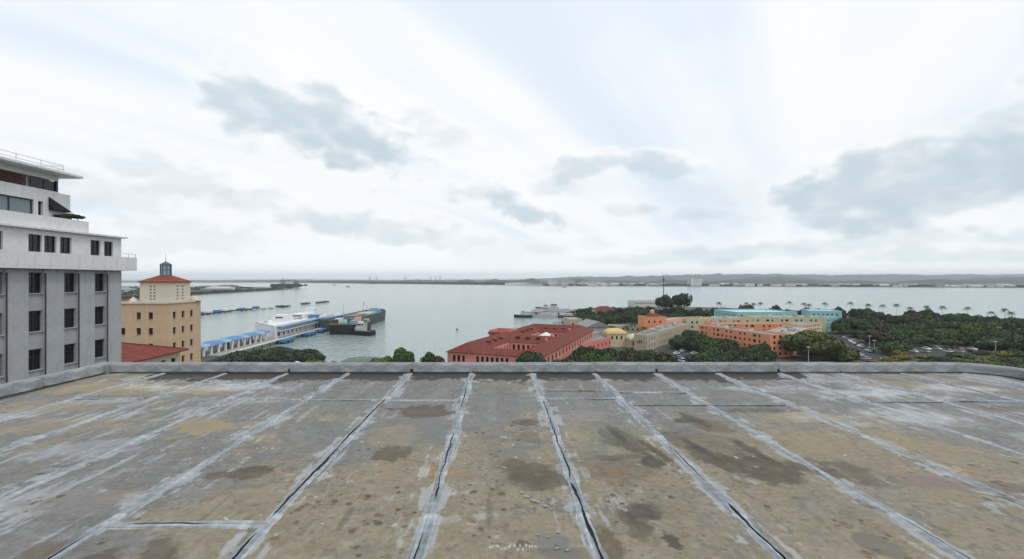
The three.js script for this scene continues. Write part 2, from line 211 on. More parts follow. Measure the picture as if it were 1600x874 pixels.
// stain sheets for the membrane: what lies on it is dirt, dust, old silver coating and water marks
const TD0 = 1.0, TD1 = 8.1, TW = 2048, TH = 1792;
function membraneTexture(X0, X1, seed) {
  const w = X1 - X0, hgt = TD1 - TD0, buf = new Float32Array(TW * TH * 3), R = rng(seed);
  for (let j = 0; j < TH; j++) for (let i = 0; i < TW; i++) {
    const x = X0 + (i + 0.5) / TW * w, d = TD0 + (j + 0.5) / TH * hgt, k = (j * TW + i) * 3;
    const n1 = nz(NA, x * 0.16, d * 0.16), n2 = nz(NB, x * 0.23 + 0.3, d * 0.23), n3 = nz(NA, x * 0.61 + d * 0.13, d * 0.61 - x * 0.13), n4 = nz(ND, x * 0.47 + d * 0.11, d * 0.47 - x * 0.11), n5 = nz(NC, x * 1.03 - d * 0.21, d * 1.03 + x * 0.21);
    const sl = nz(NB, x * 0.83 + n1 * 0.3, d * 0.12 + 0.6);          // runs along the fall of the roof
    // where the ochre dust lies, where the silver coat still holds
    const tanBias = 0.30 * sm(5.9, 4.2, d) * sm(-3.2, -1.2, x) + 0.10 * sm(-3, -4.2, x) * sm(4.0, 6.0, d) + 0.16 * sm(2.2, 4.2, x) * sm(5.0, 3.2, d) - 0.05;
    const silvBias = 0.22 * sm(2.8, 5.4, x) * sm(4.4, 6.0, d) + 0.22 * sm(-2.2, -4.6, x) - 0.10 * sm(-2, 0, x) * sm(3.4, 1.6, x);
    const tan = sm(0.42, 0.66, n1 * 0.55 + n3 * 0.35 + tanBias + (n4 - 0.5) * 0.16), silv = sm(0.50, 0.72, n2 * 0.5 + sl * 0.3 + silvBias + (n4 - 0.5) * 0.28), dark = sm(0.60, 0.8, n3 * 0.6 + sl * 0.42 + (n4 - 0.5) * 0.2);
    let r = 113, g = 111, b = 108;
    r = mix(r, 136, tan * 0.8); g = mix(g, 124, tan * 0.8); b = mix(b, 101, tan * 0.8);
    r = mix(r, 152, silv * 0.72); g = mix(g, 155, silv * 0.72); b = mix(b, 158, silv * 0.72);
    const grime = sm(0.58, 0.70, n4 * 0.4 + n2 * 0.36 + sl * 0.28 + 0.1 * sm(0.4, 1.4, x) * sm(5.8, 4.6, d)); r = mix(r, 84, dark * 0.42); g = mix(g, 78, dark * 0.42); b = mix(b, 70, dark * 0.42);
    r = mix(r, 88, grime * 0.5); g = mix(g, 84, grime * 0.5); b = mix(b, 76, grime * 0.5);
    const wisps = sm(0.62, 0.74, n4 * 0.55 + nz(NA, x * 0.5 + 0.2, d * 0.7 + n4 * 0.05) * 0.45) * sm(0.35, 0.6, n2); r = mix(r, 176, wisps * 0.4); g = mix(g, 178, wisps * 0.4); b = mix(b, 180, wisps * 0.4);
    const rust = sm(0.66, 0.8, nz(NB, x * 0.7 + 0.8, d * 0.7)) * tan; r += rust * 14; b -= rust * 10;
    const gr = (n5 - 0.5) * 26 + (n4 - 0.5) * 16 + (sl - 0.5) * 20 + (R() - 0.5) * 12; buf[k] = r + gr; buf[k + 1] = g + gr; buf[k + 2] = b + gr;
    // worn coating in long drags, and fine pits of dirt
    const drag = nz(ND, x * 0.95 + 0.7 + n3 * 0.05, d * 0.09), pit = nz(NC, x * 0.62 + 0.1, d * 0.62), pale = sm(0.60, 0.74, drag * 0.62 + n2 * 0.3 + 0.12 * sm(-1.2, -3.4, x) + 0.12 * sm(3, 5, x) * sm(3.8, 5.5, d) + (n5 - 0.5) * 0.12) * 0.6, dirty = sm(0.62, 0.76, nz(ND, x * 1.05 + 0.2, d * 0.12 + 0.5) * 0.55 + n1 * 0.3 + (n4 - 0.5) * 0.3 + 0.06) * 0.42, pits = sm(0.70, 0.80, pit) * 0.4;
    buf[k] = mix(mix(buf[k], 160, pale), 80, dirty); buf[k + 1] = mix(mix(buf[k + 1], 164, pale), 75, dirty); buf[k + 2] = mix(mix(buf[k + 2], 169, pale), 67, dirty);
    buf[k] = mix(buf[k], 84, pits); buf[k + 1] = mix(buf[k + 1], 76, pits); buf[k + 2] = mix(buf[k + 2], 62, pits);
    // old coating smeared beside each lap
    let near = 9; for (const s of SEAMS) near = Math.min(near, Math.abs(x - s));
    const stl = nz(ND, x * 1.3 + 0.4, d * 0.13), sme = sm(0.40, 0.66, (1 - near / 0.26) * 0.66 + (n4 - 0.5) * 0.6 + (stl - 0.5) * 0.9 + (n3 - 0.5) * 0.5 + (n5 - 0.5) * 0.25) * 0.7; buf[k] = mix(buf[k], 158, sme); buf[k + 1] = mix(buf[k + 1], 163, sme); buf[k + 2] = mix(buf[k + 2], 167, sme);
  }
  // a patch of stain with an uneven outline and a tide line
  function blot(cx, cd, rx, rd, col, amt, edge = 0.3, ring = 0, rot = 0) {
    const R0 = Math.max(rx, rd) * 1.7, i0 = Math.max(0, Math.floor((cx - R0 - X0) / w * TW)), i1 = Math.min(TW - 1, Math.ceil((cx + R0 - X0) / w * TW)), j0 = Math.max(0, Math.floor((cd - R0 - TD0) / hgt * TH)), j1 = Math.min(TH - 1, Math.ceil((cd + R0 - TD0) / hgt * TH));
    const c = Math.cos(rot), s = Math.sin(rot), big = rx > 0.07;
    for (let j = j0; j <= j1; j++) for (let i = i0; i <= i1; i++) {
      const x = X0 + (i + 0.5) / TW * w, d = TD0 + (j + 0.5) / TH * hgt, dx = x - cx, dd = d - cd, a = (dx * c + dd * s) / rx, e = (-dx * s + dd * c) / rd;
      const q = Math.sqrt(a * a + e * e) + (big ? (nz(NA, x * 0.6 + cx, d * 0.6) - 0.5) * (Math.min(rx, rd) < 0.15 ? 0.7 : 1.3) + (nz(ND, x * 0.7 + cd, d * 0.7) - 0.5) * 0.8 : (nz(NC, x * 1.1 + cx, d * 1.1) - 0.5) * 0.8);
      if (q > 1.12) continue; const k = (j * TW + i) * 3, gr = big ? 0.55 + 0.9 * nz(ND, x * 0.6, d * 0.6) : 1;
      let t = sm(1, 1 - edge, q) * amt * gr; if (ring) t = Math.min(1, t + ring * sm(0.14, 0.0, Math.abs(q - 0.95)));
      t = Math.min(1, t); buf[k] = mix(buf[k], col[0], t); buf[k + 1] = mix(buf[k + 1], col[1], t); buf[k + 2] = mix(buf[k + 2], col[2], t);
    }
  }
  const BR = [74, 66, 53], DK = [50, 46, 38], OL = [90, 80, 60], MA = [84, 70, 68], TN = [140, 126, 96], GR = [108, 107, 103], GN = [92, 102, 92], WH = [180, 183, 184], PK = [118, 103, 99];
  [ // x, depth, half sizes, colour, amount, softness, tide line, turn
    [-0.92, 5.75, 0.36, 0.24, MA, 0.85, 0.2, 0.2], [-0.72, 5.0, 0.24, 0.46, GR, 0.55, 0.2, 0.25], [-1.08, 4.75, 0.26, 0.4, TN, 0.5, 0.25, 0.2], [-0.99, 4.33, 0.17, 0.2, OL, 0.95, 0.15, 0.35], [-2.0, 3.9, 0.2, 0.16, BR, 0.75, 0.3, 0.1, 0.5], [-2.3, 3.85, 0.14, 0.09, BR, 0.6, 0.4], [-2.0, 5.2, 0.2, 0.12, GN, 0.5, 0.5], [-2.55, 4.6, 0.2, 0.14, GN, 0.3, 0.6], [-3.18, 5.12, 0.34, 0.3, TN, 0.85, 0.25, 0.15], [-4.7, 5.1, 0.7, 0.3, TN, 0.45, 0.4], [-6.0, 6.9, 0.9, 0.35, TN, 0.75, 0.35], [-4.6, 6.75, 1.0, 0.28, TN, 0.5, 0.4], [-5.6, 5.9, 0.8, 0.3, TN, 0.5, 0.4], [-3.75, 3.87, 0.09, 0.03, DK, 0.9, 0.4],
    [-2.3, 2.62, 0.26, 0.2, BR, 0.75, 0.4, 0, 0.6], [-1.95, 2.7, 0.1, 0.24, BR, 0.6, 0.4, 0, 0.5], [-2.6, 2.75, 0.18, 0.12, OL, 0.6, 0.5],
    [0.12, 4.3, 0.16, 0.18, GR, 0.8, 0.2, 0.3], [0.2, 3.96, 0.2, 0.2, OL, 0.8, 0.25, 0.3], [0.33, 3.72, 0.22, 0.18, BR, 0.55, 0.5], [0.28, 5.24, 0.16, 0.1, BR, 0.7, 0.3], [0.32, 4.75, 0.16, 0.22, OL, 0.5, 0.5], [0.1, 5.9, 0.22, 0.1, GR, 0.6, 0.4], [0.14, 2.83, 0.05, 0.05, OL, 0.9, 0.2], [0.33, 2.86, 0.16, 0.1, GR, 0.7, 0.4], [0.35, 2.74, 0.16, 0.08, [96, 96, 92], 0.75, 0.4],
    [1.28, 4.62, 0.13, 0.42, BR, 0.85, 0.35, 0, 0.15], [1.12, 4.75, 0.1, 0.3, BR, 0.7, 0.4, 0, 0.14], [1.34, 4.12, 0.16, 0.14, DK, 0.75, 0.4, 0, 0.14], [1.08, 4.2, 0.26, 0.12, BR, 0.6, 0.5], [0.86, 4.3, 0.2, 0.3, GN, 0.4, 0.6], [0.98, 3.2, 0.14, 0.16, DK, 0.65, 0.5], [0.88, 3.05, 0.1, 0.26, BR, 0.7, 0.45, 0, 0.15], [0.65, 2.84, 0.1, 0.22, OL, 0.8, 0.4], [1.05, 2.86, 0.06, 0.14, DK, 0.7, 0.5], [1.0, 5.5, 0.26, 0.3, [130, 124, 118], 0.5, 0.5],
    [1.92, 4.15, 0.2, 0.34, BR, 0.8, 0.4, 0, 0.16], [2.22, 4.02, 0.26, 0.3, BR, 0.8, 0.4, 0, 0.15], [1.7, 4.75, 0.1, 0.34, BR, 0.6, 0.5, 0, 0.15], [2.3, 5.1, 0.22, 0.3, OL, 0.75, 0.4, 0, 0.15], [2.05, 5.3, 0.12, 0.12, DK, 0.6, 0.4], [2.52, 4.0, 0.1, 0.2, BR, 0.7, 0.5], [3.1, 5.75, 0.6, 0.14, BR, 0.55, 0.5], [3.4, 5.45, 0.5, 0.2, TN, 0.7, 0.4], [3.0, 4.6, 0.5, 0.3, TN, 0.4, 0.5], [2.8, 3.96, 0.24, 0.26, BR, 0.55, 0.5], [2.25, 2.84, 0.11, 0.13, [104, 98, 88], 0.9, 0.15, 0.2], [4.0, 4.6, 0.6, 0.4, TN, 0.35, 0.5],
    [3.25, 3.72, 0.5, 0.2, PK, 0.7, 0.4, 0, -0.2], [3.85, 3.6, 0.4, 0.12, [100, 88, 84], 0.6, 0.5, 0, -0.2], [4.6, 3.6, 0.6, 0.16, [110, 104, 98], 0.5, 0.5], [5.2, 6.6, 1.2, 0.4, WH, 0.62, 0.8], [4.5, 5.4, 1.1, 0.5, WH, 0.5, 0.9], [6.6, 6.9, 1.0, 0.3, WH, 0.55, 0.8], [3.8, 6.9, 0.7, 0.3, WH, 0.6, 0.8], [5.6, 4.7, 0.8, 0.3, WH, 0.4, 0.9], [6.5, 5.8, 0.9, 0.16, BR, 0.4, 0.6], [5.9, 7.2, 0.8, 0.2, TN, 0.5, 0.5], [5.8, 5.3, 0.8, 0.2, PK, 0.4, 0.6],
    [1.2, 4.9, 0.4, 0.5, GN, 0.45, 0.9], [0.95, 4.0, 0.5, 0.35, BR, 0.35, 0.9], [2.1, 4.5, 0.5, 0.7, BR, 0.4, 0.9], [1.45, 4.35, 0.07, 0.5, DK, 0.7, 0.7, 0, 0.15], [1.2, 4.85, 0.06, 0.4, DK, 0.6, 0.7, 0, 0.14], [1.86, 4.5, 0.07, 0.5, DK, 0.6, 0.7, 0, 0.16], [2.35, 4.3, 0.08, 0.45, DK, 0.6, 0.7, 0, 0.16], [2.2, 5.35, 0.08, 0.35, DK, 0.6, 0.7, 0, 0.15], [0.3, 3.85, 0.3, 0.3, BR, 0.4, 0.9], [2.7, 3.3, 0.5, 0.4, [120, 118, 112], 0.4, 0.9], [-4.2, 7.0, 1.4, 0.4, WH, 0.65, 0.8], [-5.2, 6.2, 0.7, 0.2, WH, 0.4, 0.9], [-3.4, 6.2, 0.8, 0.3, WH, 0.3, 0.7], [-3.0, 3.4, 0.5, 0.25, [122, 116, 112], 0.5, 0.6], [-3.9, 4.4, 0.6, 0.3, [148, 150, 156], 0.5, 0.6], [-2.9, 2.75, 0.1, 0.08, GN, 0.6, 0.6],
  ].forEach(a => blot(...a));
  // mud along the foot of the parapet, broken where the laps meet it
  for (let x = -5.6; x < 4.9; x += 0.16) { const th = 0.36 + 0.14 * nz(NA, x * 0.6, 0.2), gap = (x < -3.4 ? nz(NB, x * 0.9, 0.5) > 0.56 : x > 3.9 ? nz(NB, x * 1.2, 0.5) > 0.5 : SEAMS.some(s => Math.abs(s - x) < 0.09 && R() < 0.8)); if (!gap) blot(x, 8.03 - th * 0.4, 0.2, th, [50, 46, 40], 1.0, 0.25); }
  // small round blister marks
  const fields = [[-1.45, -0.6, 2.6, 4.5, 95], [-0.35, 0.45, 2.5, 5.2, 90], [0.7, 1.5, 2.5, 3.9, 46], [1.75, 2.6, 2.5, 4.2, 60], [2.75, 4.6, 2.4, 4.2, 70], [-2.4, -1.6, 2.5, 3.2, 8], [4.8, 6, 2.5, 4.5, 22], [-5, -2.7, 1.2, 3.4, 26]];
  for (const [a, b, c, e, n] of fields) { const cl = []; for (let q = 0; q < n; q++) { let x, d; if (cl.length && R() < 0.45) { const p = cl[Math.floor(R() * cl.length)]; x = p[0] + (R() - 0.5) * 0.2; d = p[1] + (R() - 0.5) * 0.2; } else { x = mix(a, b, R()); d = mix(c, e, R()); } cl.push([x, d]); const rr = 0.009 + Math.pow(R(), 2) * 0.027; const k = R(); blot(x, d, rr, rr * 1.05, k < 0.45 ? [76, 68, 50] : k < 0.75 ? [96, 74, 52] : [104, 98, 82], 0.65 + 0.35 * R(), 0.45, 0.25 * R()); } }
  // flecks of white coating
  for (let q = 0; q < 420; q++) { const x = X0 + R() * w, d = 2.2 + R() * 5.4; if (nz(NB, x * 0.4, d * 0.4) < 0.45) continue; blot(x, d, 0.008 + R() * 0.035, 0.006 + R() * 0.014, WH, 0.5 + 0.3 * R(), 0.6, 0, R() * 3); }
  for (let q = 0; q < 16; q++) blot(-0.06 + q * 0.018 + R() * 0.01, 2.80 + (R() - 0.5) * 0.06, 0.006 + 0.005 * R(), 0.012 + R() * 0.016, [176, 174, 168], 0.8, 0.4);
  const d8 = new Uint8Array(TW * TH * 4); for (let k = 0; k < TW * TH; k++) { for (let c = 0; c < 3; c++) d8[k * 4 + c] = Math.max(0, Math.min(255, buf[k * 3 + c])); d8[k * 4 + 3] = 255; }
  const t = new THREE.DataTexture(d8, TW, TH, THREE.RGBAFormat); t.colorSpace = THREE.SRGBColorSpace; t.magFilter = THREE.LinearFilter; t.minFilter = THREE.LinearMipmapLinearFilter; t.generateMipmaps = true; t.wrapS = t.wrapT = THREE.MirroredRepeatWrapping; t.needsUpdate = true; return t;
}
const grit = dataTex(1024, 1024, (x, y, o) => { const u = x / 1024, v = y / 1024; o[0] = o[1] = o[2] = 255 * (nz(NA, u, v) * 0.4 + nz(ND, u * 2, v * 2) * 0.3 + nz(NC, u * 4, v * 4) * 0.3); }, false);
grit.wrapS = grit.wrapT = THREE.RepeatWrapping; grit.repeat.set(2, 1.8);
const TX = [[-6.7, 0.57], [0.57, 8.3]];
const memMat = TX.map(([a, b], i) => new THREE.MeshStandardMaterial({ map: membraneTexture(a, b, 5 + i), roughness: 0.72, bumpMap: grit, bumpScale: 0.008 }));
const sag = (x, d) => 0.012 * fbm3(x * 0.9, d * 0.9, 2, 3) + 0.005 * fbm3(x * 3.1, d * 3.1, 7, 2);
function strip(xa, xb, da, db, y, side) {
  const nx = 10, nd = Math.max(4, Math.round((db - da) * 9)), p = [], uv = [], id = [], [t0, t1] = TX[side];
  for (let j = 0; j <= nd; j++) for (let i = 0; i <= nx; i++) { const x = mix(xa, xb, i / nx), d = mix(da, db, j / nd), edge = Math.min(1, Math.min(i, nx - i, j, nd - j)); p.push(x, y + sag(x, d) + 0.012 - (edge ? 0 : 0.004), -d); uv.push((x - t0) / (t1 - t0), (d - TD0) / (TD1 - TD0)); }
  for (let j = 0; j < nd; j++) for (let i = 0; i < nx; i++) { const a = j * (nx + 1) + i, b = a + 1, c = a + nx + 1, e = c + 1; id.push(a, b, e, a, e, c); }
  const g = new THREE.BufferGeometry(); g.setAttribute('position', new THREE.Float32BufferAttribute(p, 3)); g.setAttribute('uv', new THREE.Float32BufferAttribute(uv, 2)); g.setIndex(id); g.computeVertexNormals(); return g;
}
const LAPS = { 1: [2.1, 6.28], 2: [3.3, 6.25], 3: [6.22], 4: [3.05, 6.2], 5: [6.18], 6: [6.75], 7: [5.85, 6.3], 8: [5.95], 9: [5.6, 6.5], 10: [6.1], 11: [6.15], 12: [5.4, 6.1] };
const edges = [RX0, ...SEAMS, RX1];
for (let i = 0; i + 1 < edges.length; i++) {
  const cuts = [RD0, ...(LAPS[i] || [5.2 + (i * 0.37) % 1]), RD1 + 0.05];
  for (let k = 0; k + 1 < cuts.length; k++) part('membrane_sheet', strip(edges[i] - 0.0, edges[i + 1], cuts[k], cuts[k + 1] + (k + 2 < cuts.length ? 0.06 : 0), ROOF + 0.0005 * (i % 2) - 0.003 * k + 0.004, edges[i + 1] <= 0.58 ? 0 : 1), memMat[edges[i + 1] <= 0.58 ? 0 : 1], roof);
}
// lap bands: brushed coating over the laps, split lengthwise where it has cracked
const bandMap = dataTex(256, 1024, (x, y, o) => { const u = x / 256, v = y / 1024, s = nz(NA, u * 1.6, v * 0.9), f = nz(NB, u * 3, v * 9), st = nz(NB, u * 4.3, v * 0.7), k = 156 + (s - 0.5) * 60 + (f - 0.5) * 40 + (st - 0.5) * 70; o[0] = k - 4; o[1] = k + 1; o[2] = k + 4; }, true, [1 / 0.3, 1 / 1.6]);
bandMap.wrapS = bandMap.wrapT = THREE.RepeatWrapping;
const bandMat = new THREE.MeshStandardMaterial({ map: bandMap, roughness: 0.6, side: THREE.DoubleSide, bumpMap: bandMap, bumpScale: 0.006 });
const tarMat = new THREE.MeshStandardMaterial({ color: new THREE.Color().setRGB(0.006, 0.007, 0.009), roughness: 0.75, side: THREE.DoubleSide });
// along: 0 = runs in depth at x = at, 1 = runs in x at depth = at
function band(along, at, a, b, half, cracked, seed, lift = 0) {
  const n = Math.round((b - a) / 0.025), geo = [], tar = { p: [], i: [] }, gap = (t) => cracked.reduce((s, [c0, c1, g]) => Math.max(s, g * sm(c0, c0 + 0.15, t) * sm(c1, c1 - 0.15, t)), 0);
  const p = [], id = [], uv = [], put = (off, t, y) => { const x = along ? t : at + off, d = along ? at + off : t; p.push(x, ROOF + 0.014 + sag(x, d) + y + lift, -d); uv.push(along ? d : x, along ? x : d); };
  for (let k = 0; k <= n; k++) {
    const t = mix(a, b, k / n), wob = 0.02 * fbm3(t * 0.8, seed, 0.3, 3) + 0.008 * fbm3(t * 4, seed, 5, 3), cr = wob * 0.6 + 0.03 * fbm3(t * 1.6, seed, 8, 4) + 0.012 * fbm3(t * 8, seed, 15, 3);
    const l = half * (1 + 1.1 * fbm3(t * 1.5, seed, 11, 4) + 0.5 * fbm3(t * 9, seed, 1, 2)), r = half * (1 + 1.1 * fbm3(t * 1.5, seed, 31, 4) + 0.5 * fbm3(t * 9, seed, 41, 2));
    const g = gap(t) * Math.max(0, 0.25 + 1.9 * (0.45 + fbm3(t * 2.6, seed, 51, 4))) * 0.5, hump = 0.008 + 0.004 * fbm3(t * 3, seed, 61, 2);
    put(wob - l, t, -0.004); put(wob - l * 0.72, t, 0.0035); put(cr - 0.02 - g, t, hump); put(cr - g, t, hump + (g > 0.0005 ? 0.003 : 0));
    put(cr + g + 0.0002, t, hump + (g > 0.0005 ? 0.002 : 0)); put(cr + 0.02 + g, t, hump); put(wob + r * 0.72, t, 0.0035); put(wob + r, t, -0.004);
  }
  for (let k = 0; k < n; k++) for (const q of [0, 1, 2, 4, 5, 6]) { const s = k * 8 + q, u = s + 8; id.push(s, s + 1, u + 1, s, u + 1, u); }
  const g = new THREE.BufferGeometry(); g.setAttribute('position', new THREE.Float32BufferAttribute(p, 3)); g.setAttribute('uv', new THREE.Float32BufferAttribute(uv, 2)); g.setIndex(id); g.computeVertexNormals();
  const m = part('lap_band', g, bandMat, roof);
  if (cracked.length) { // tar seen through the split
    const tp = [], ti = []; for (let k = 0; k <= n; k++) { const t = mix(a, b, k / n), wob = 0.02 * fbm3(t * 0.8, seed, 0.3, 3) + 0.008 * fbm3(t * 4, seed, 5, 3), cr = wob * 0.6 + 0.03 * fbm3(t * 1.6, seed, 8, 4) + 0.012 * fbm3(t * 8, seed, 15, 3); for (const o of [-0.016, 0.016]) { const off = cr + o, x = along ? t : at + off, d = along ? at + off : t; tp.push(x, ROOF + 0.0165 + sag(x, d) + lift, -d); } }
    for (let k = 0; k < n; k++) { const s = k * 2; ti.push(s, s + 1, s + 3, s, s + 3, s + 2); }
    const tg = new THREE.BufferGeometry(); tg.setAttribute('position', new THREE.Float32BufferAttribute(tp, 3)); tg.setIndex(ti); tg.computeVertexNormals(); part('tar_joint', tg, tarMat, m);
  }
}
const CR = { '-3': [[1, 3.2, 0.012], [3.8, 4.0, 0.006]], '-2': [[1.5, 2.9, 0.012]], '-1': [[2, 2.98, 0.012], [3.1, 6.3, 0.015]], 0: [[1, 3.0, 0.009], [3.35, 4.9, 0.013], [5.6, 7.3, 0.010]], 1: [[1, 3.7, 0.02], [3.7, 6.2, 0.011]], 2: [[1, 3.4, 0.016], [3.7, 4.6, 0.008]], 3: [[1, 3.3, 0.008], [5.2, 5.9, 0.005]], 4: [[1, 3.6, 0.008], [3.8, 4.5, 0.005]] };
SEAMS.forEach((s, i) => band(0, s, RD0 + 4, RD1 - 0.02, (i > 3 && i < 11 ? 0.055 : 0.045), CR[i - 5] || [], i * 3.3 + 1));
[[3.05, -2.55, -1.5, 0.05, [[-2.45, -1.6, 0.012]]], [6.25, -3.6, -2.6, 0.032, []], [6.22, -2.5, -1.55, 0.026, []], [6.2, -1.5, -0.5, 0.03, []], [6.75, 0.7, 1.55, 0.02, []], [6.3, 0.6, 1.55, 0.024, []], [6.62, 1.7, 2.6, 0.02, []], [6.28, -5.6, -4.7, 0.03, []], [6.1, 4.8, 5.7, 0.022, [[4.9, 5.6, 0.005]]], [6.15, 5.8, 6.75, 0.026, [[5.9, 6.6, 0.006]]], [5.97, 1.7, 3.6, 0.008, [[1.8, 3.5, 0.008]]]].forEach(([d, a, b, h, c], i) => band(1, d, a, b, h, c, 70 + i * 2.7, 0.0025));

// parapet: a low kerb dressed with coated flashing sheets, open joints between them
const PROF = [[0.05, 0.024], [0.012, 0.026], [0.015, 0.045], [0.03, 0.085], [0.036, 0.132], [0.048, 0.156], [0.08, 0.170], [0.15, 0.174], [0.20, 0.168], [0.222, 0.15], [0.225, -0.3]];
function sweep(path, out, prof, seed, lift = 0) { // path: points [x, d], out: outward directions
  const p = [], id = [], n = prof.length;
  path.forEach(([x, d], i) => prof.forEach(([o, y], k) => { const w = (k > 1 && k < 9 ? 0.006 : 0.002) * fbm3(x * 1.7, d * 1.7 + k * 0.3, seed, 3); p.push(x + out[i][0] * (o + w), ROOF + y * (1 + 0.03 * fbm3(x * 0.8, d * 0.8, 4, 2)) + w + (y > 0.15 ? lift : 0), -(d + out[i][1] * (o + w))); }));
  for (let i = 0; i + 1 < path.length; i++) for (let k = 0; k + 1 < n; k++) { const a = i * n + k, b = a + 1, c = a + n, e = c + 1; id.push(a, c, b, b, c, e); }
  const g = new THREE.BufferGeometry(); g.setAttribute('position', new THREE.Float32BufferAttribute(p, 3)); g.setIndex(id); g.computeVertexNormals();
  const uv = []; path.forEach(([x, d]) => { let s = 0; prof.forEach(([o, y], k) => { if (k) s += Math.hypot(o - prof[k - 1][0], y - prof[k - 1][1]); uv.push(x + d, s); }); }); g.setAttribute('uv', new THREE.Float32BufferAttribute(uv, 2)); return g;
}
const flashMap = dataTex(1024, 256, (x, y, o) => { const u = x / 1024, v = y / 256, s = nz(NA, u * 5, v * 0.35), b = nz(NB, u * 1.3, v * 0.5), f = nz(NA, u * 8, v * 3), st = sm(0.56, 0.8, s * 0.7 + b * 0.3), k = 146 + (b - 0.5) * 60 + (f - 0.5) * 40 - st * 46; o[0] = k - 3; o[1] = k; o[2] = k + 2 - st * 6; }, true, [1 / 3.1, 1 / 0.75]);
flashMap.wrapS = flashMap.wrapT = THREE.RepeatWrapping;
const flashMat = new THREE.MeshStandardMaterial({ map: flashMap, roughness: 0.66, side: THREE.DoubleSide, bumpMap: flashMap, bumpScale: 0.004 });
const CORE = PROF.map(([o, y]) => [o + (o < 0.16 ? 0.02 : -0.012), y > 0 ? y - 0.012 : y]); CORE[0] = [0.07, -0.02]; CORE[1] = [0.045, 0.0];
function run(ptsFn, outFn, len, joints, seed) { // joints: distances along the run where two sheets meet
  const cuts = [0, ...joints, len], mk = (a, b) => { const n = Math.max(2, Math.ceil((b - a) / 0.08)), P = [], O = []; for (let i = 0; i <= n; i++) { const t = mix(a, b, i / n); P.push(ptsFn(t)); O.push(outFn(t)); } return [P, O]; };
  part('parapet_core', sweep(...mk(0, len), CORE, seed), M.concrete, roof);
  for (let i = 0; i + 1 < cuts.length; i++) { const gA = i ? 0.001 + 0.004 * ((i * 7) % 3) / 2 : 0, [P, O] = mk(cuts[i] + gA, cuts[i + 1] - 0.001); part('flashing_sheet', sweep(P, O, PROF, seed + i * 1.7, 0.0012 * ((i % 3) - 1)), flashMat, roof);
    if (i && (i * 5 + 2) % 3 !== 1) { const [P2, O2] = mk(cuts[i] - 0.014 - 0.008 * (i % 3), cuts[i] + 0.012 + 0.012 * ((i * 3) % 4) / 3); part('tar_patch', sweep(P2, O2, PROF.slice(1, 3 + (i % 2)).map(([o, y]) => [o - 0.005, y]), seed + 40 + i), tarMat, roof); } }
}
const RC = 0.5; // the +x corner is rounded
run((t) => [RX0 + t, RD1], () => [0, 1], RX1 - RC - RX0, [0.98, 2.02, 3.06, 4.1, 5.14, 6.18, 7.2, 8.26, 9.28, 10.3, 11.36, 12.4, 13.35].filter(t => t < RX1 - RC - RX0 - 0.2), 2);
run((t) => { const a = Math.PI / 2 - t / RC; return [RX1 - RC + Math.cos(a) * RC, RD1 - RC + Math.sin(a) * RC]; }, (t) => { const a = Math.PI / 2 - t / RC; return [Math.cos(a), Math.sin(a)]; }, RC * Math.PI / 2, [], 31);
run((t) => [RX1, RD1 - RC - t], () => [1, 0], RD1 - RC - RD0, [1.1, 2.2, 3.3, 4.4, 5.5, 6.6], 41);
run((t) => [RX0, RD0 + t], () => [-1, 0], RD1 + 0.22 - RD0, [5.2, 6.3, 7.4, 8.5, 9.6, 10.7, 11.8, 12.9], 51);
part('corner_flashing', fin(rbox(0.27, 0.2, 0.27, RX0 - 0.11, ROOF + 0.078, -(RD1 + 0.1), 0.04)), flashMat, roof);
// loose curls and chips of old coating lying on the membrane
{ const R = rng(77); const chip = (x, d, w, l, turn, up) => { const s = new THREE.Shape(); const n = 7; for (let i = 0; i < n; i++) { const a = i / n * Math.PI * 2, q = 0.7 + 0.5 * R(); i ? s.lineTo(Math.cos(a) * w * q, Math.sin(a) * l * q) : s.moveTo(Math.cos(a) * w * q, Math.sin(a) * l * q); } const g = new THREE.ExtrudeGeometry(s, { depth: 0.003, bevelEnabled: false }); g.rotateX(-Math.PI / 2 + up); const o = single('coating_chip', fin(g), bandMat, 'pale curled chip of old coating lying on the roof membrane', 'chip', 'chips of old coating on the roof'); o.position.set(x, ROOF + 0.021 + sag(x, d), -d); o.rotation.y = turn; };
  [[0.2, 3.44, 0.03, 0.012, -0.2], [0.255, 3.37, 0.038, 0.016, -0.5], [0.325, 3.29, 0.03, 0.014, -0.3], [0.36, 3.25, 0.018, 0.01, 0.4], [0.17, 3.5, 0.012, 0.012, 0], [0.37, 2.95, 0.016, 0.008, 0.3], [0.30, 2.9, 0.014, 0.007, 0.2], [0.34, 2.78, 0.02, 0.008, 0.4], [0.4, 2.76, 0.016, 0.008, 0.4], [0.24, 2.92, 0.014, 0.006, -0.2]].forEach(([x, d, w, l, t], i) => chip(x, d, w, l, t, 0.12)); }

// ---------------------------------------------------------------- building helpers
// a wall from A to B (plan x, depth) with real openings; its outer face lies on the line, `out` is a point inside the house
function wallFrame(A, B, inside) {
  let [a, b] = [A, B]; const n = (p, q) => { const ux = q[0] - p[0], uz = -(q[1] - p[1]), l = Math.hypot(ux, uz); return [ux / l, uz / l]; };
  let [ux, uz] = n(a, b); const mx = (a[0] + b[0]) / 2, mz = -(a[1] + b[1]) / 2;
  if ((-uz) * (inside[0] - mx) + ux * (-inside[1] - mz) > 0) { [a, b] = [b, a];[ux, uz] = n(a, b); }
  const m = new THREE.Matrix4().makeBasis(new THREE.Vector3(ux, 0, uz), new THREE.Vector3(0, 1, 0), new THREE.Vector3(-uz, 0, ux)).setPosition(a[0], 0, -a[1]);
  return { m, len: Math.hypot(b[0] - a[0], b[1] - a[1]), flip: a !== A };
}
function rectHole(u, v, w, h) { const p = new THREE.Path(); p.moveTo(u, v); p.lineTo(u, v + h); p.lineTo(u + w, v + h); p.lineTo(u + w, v); p.closePath(); return p; }
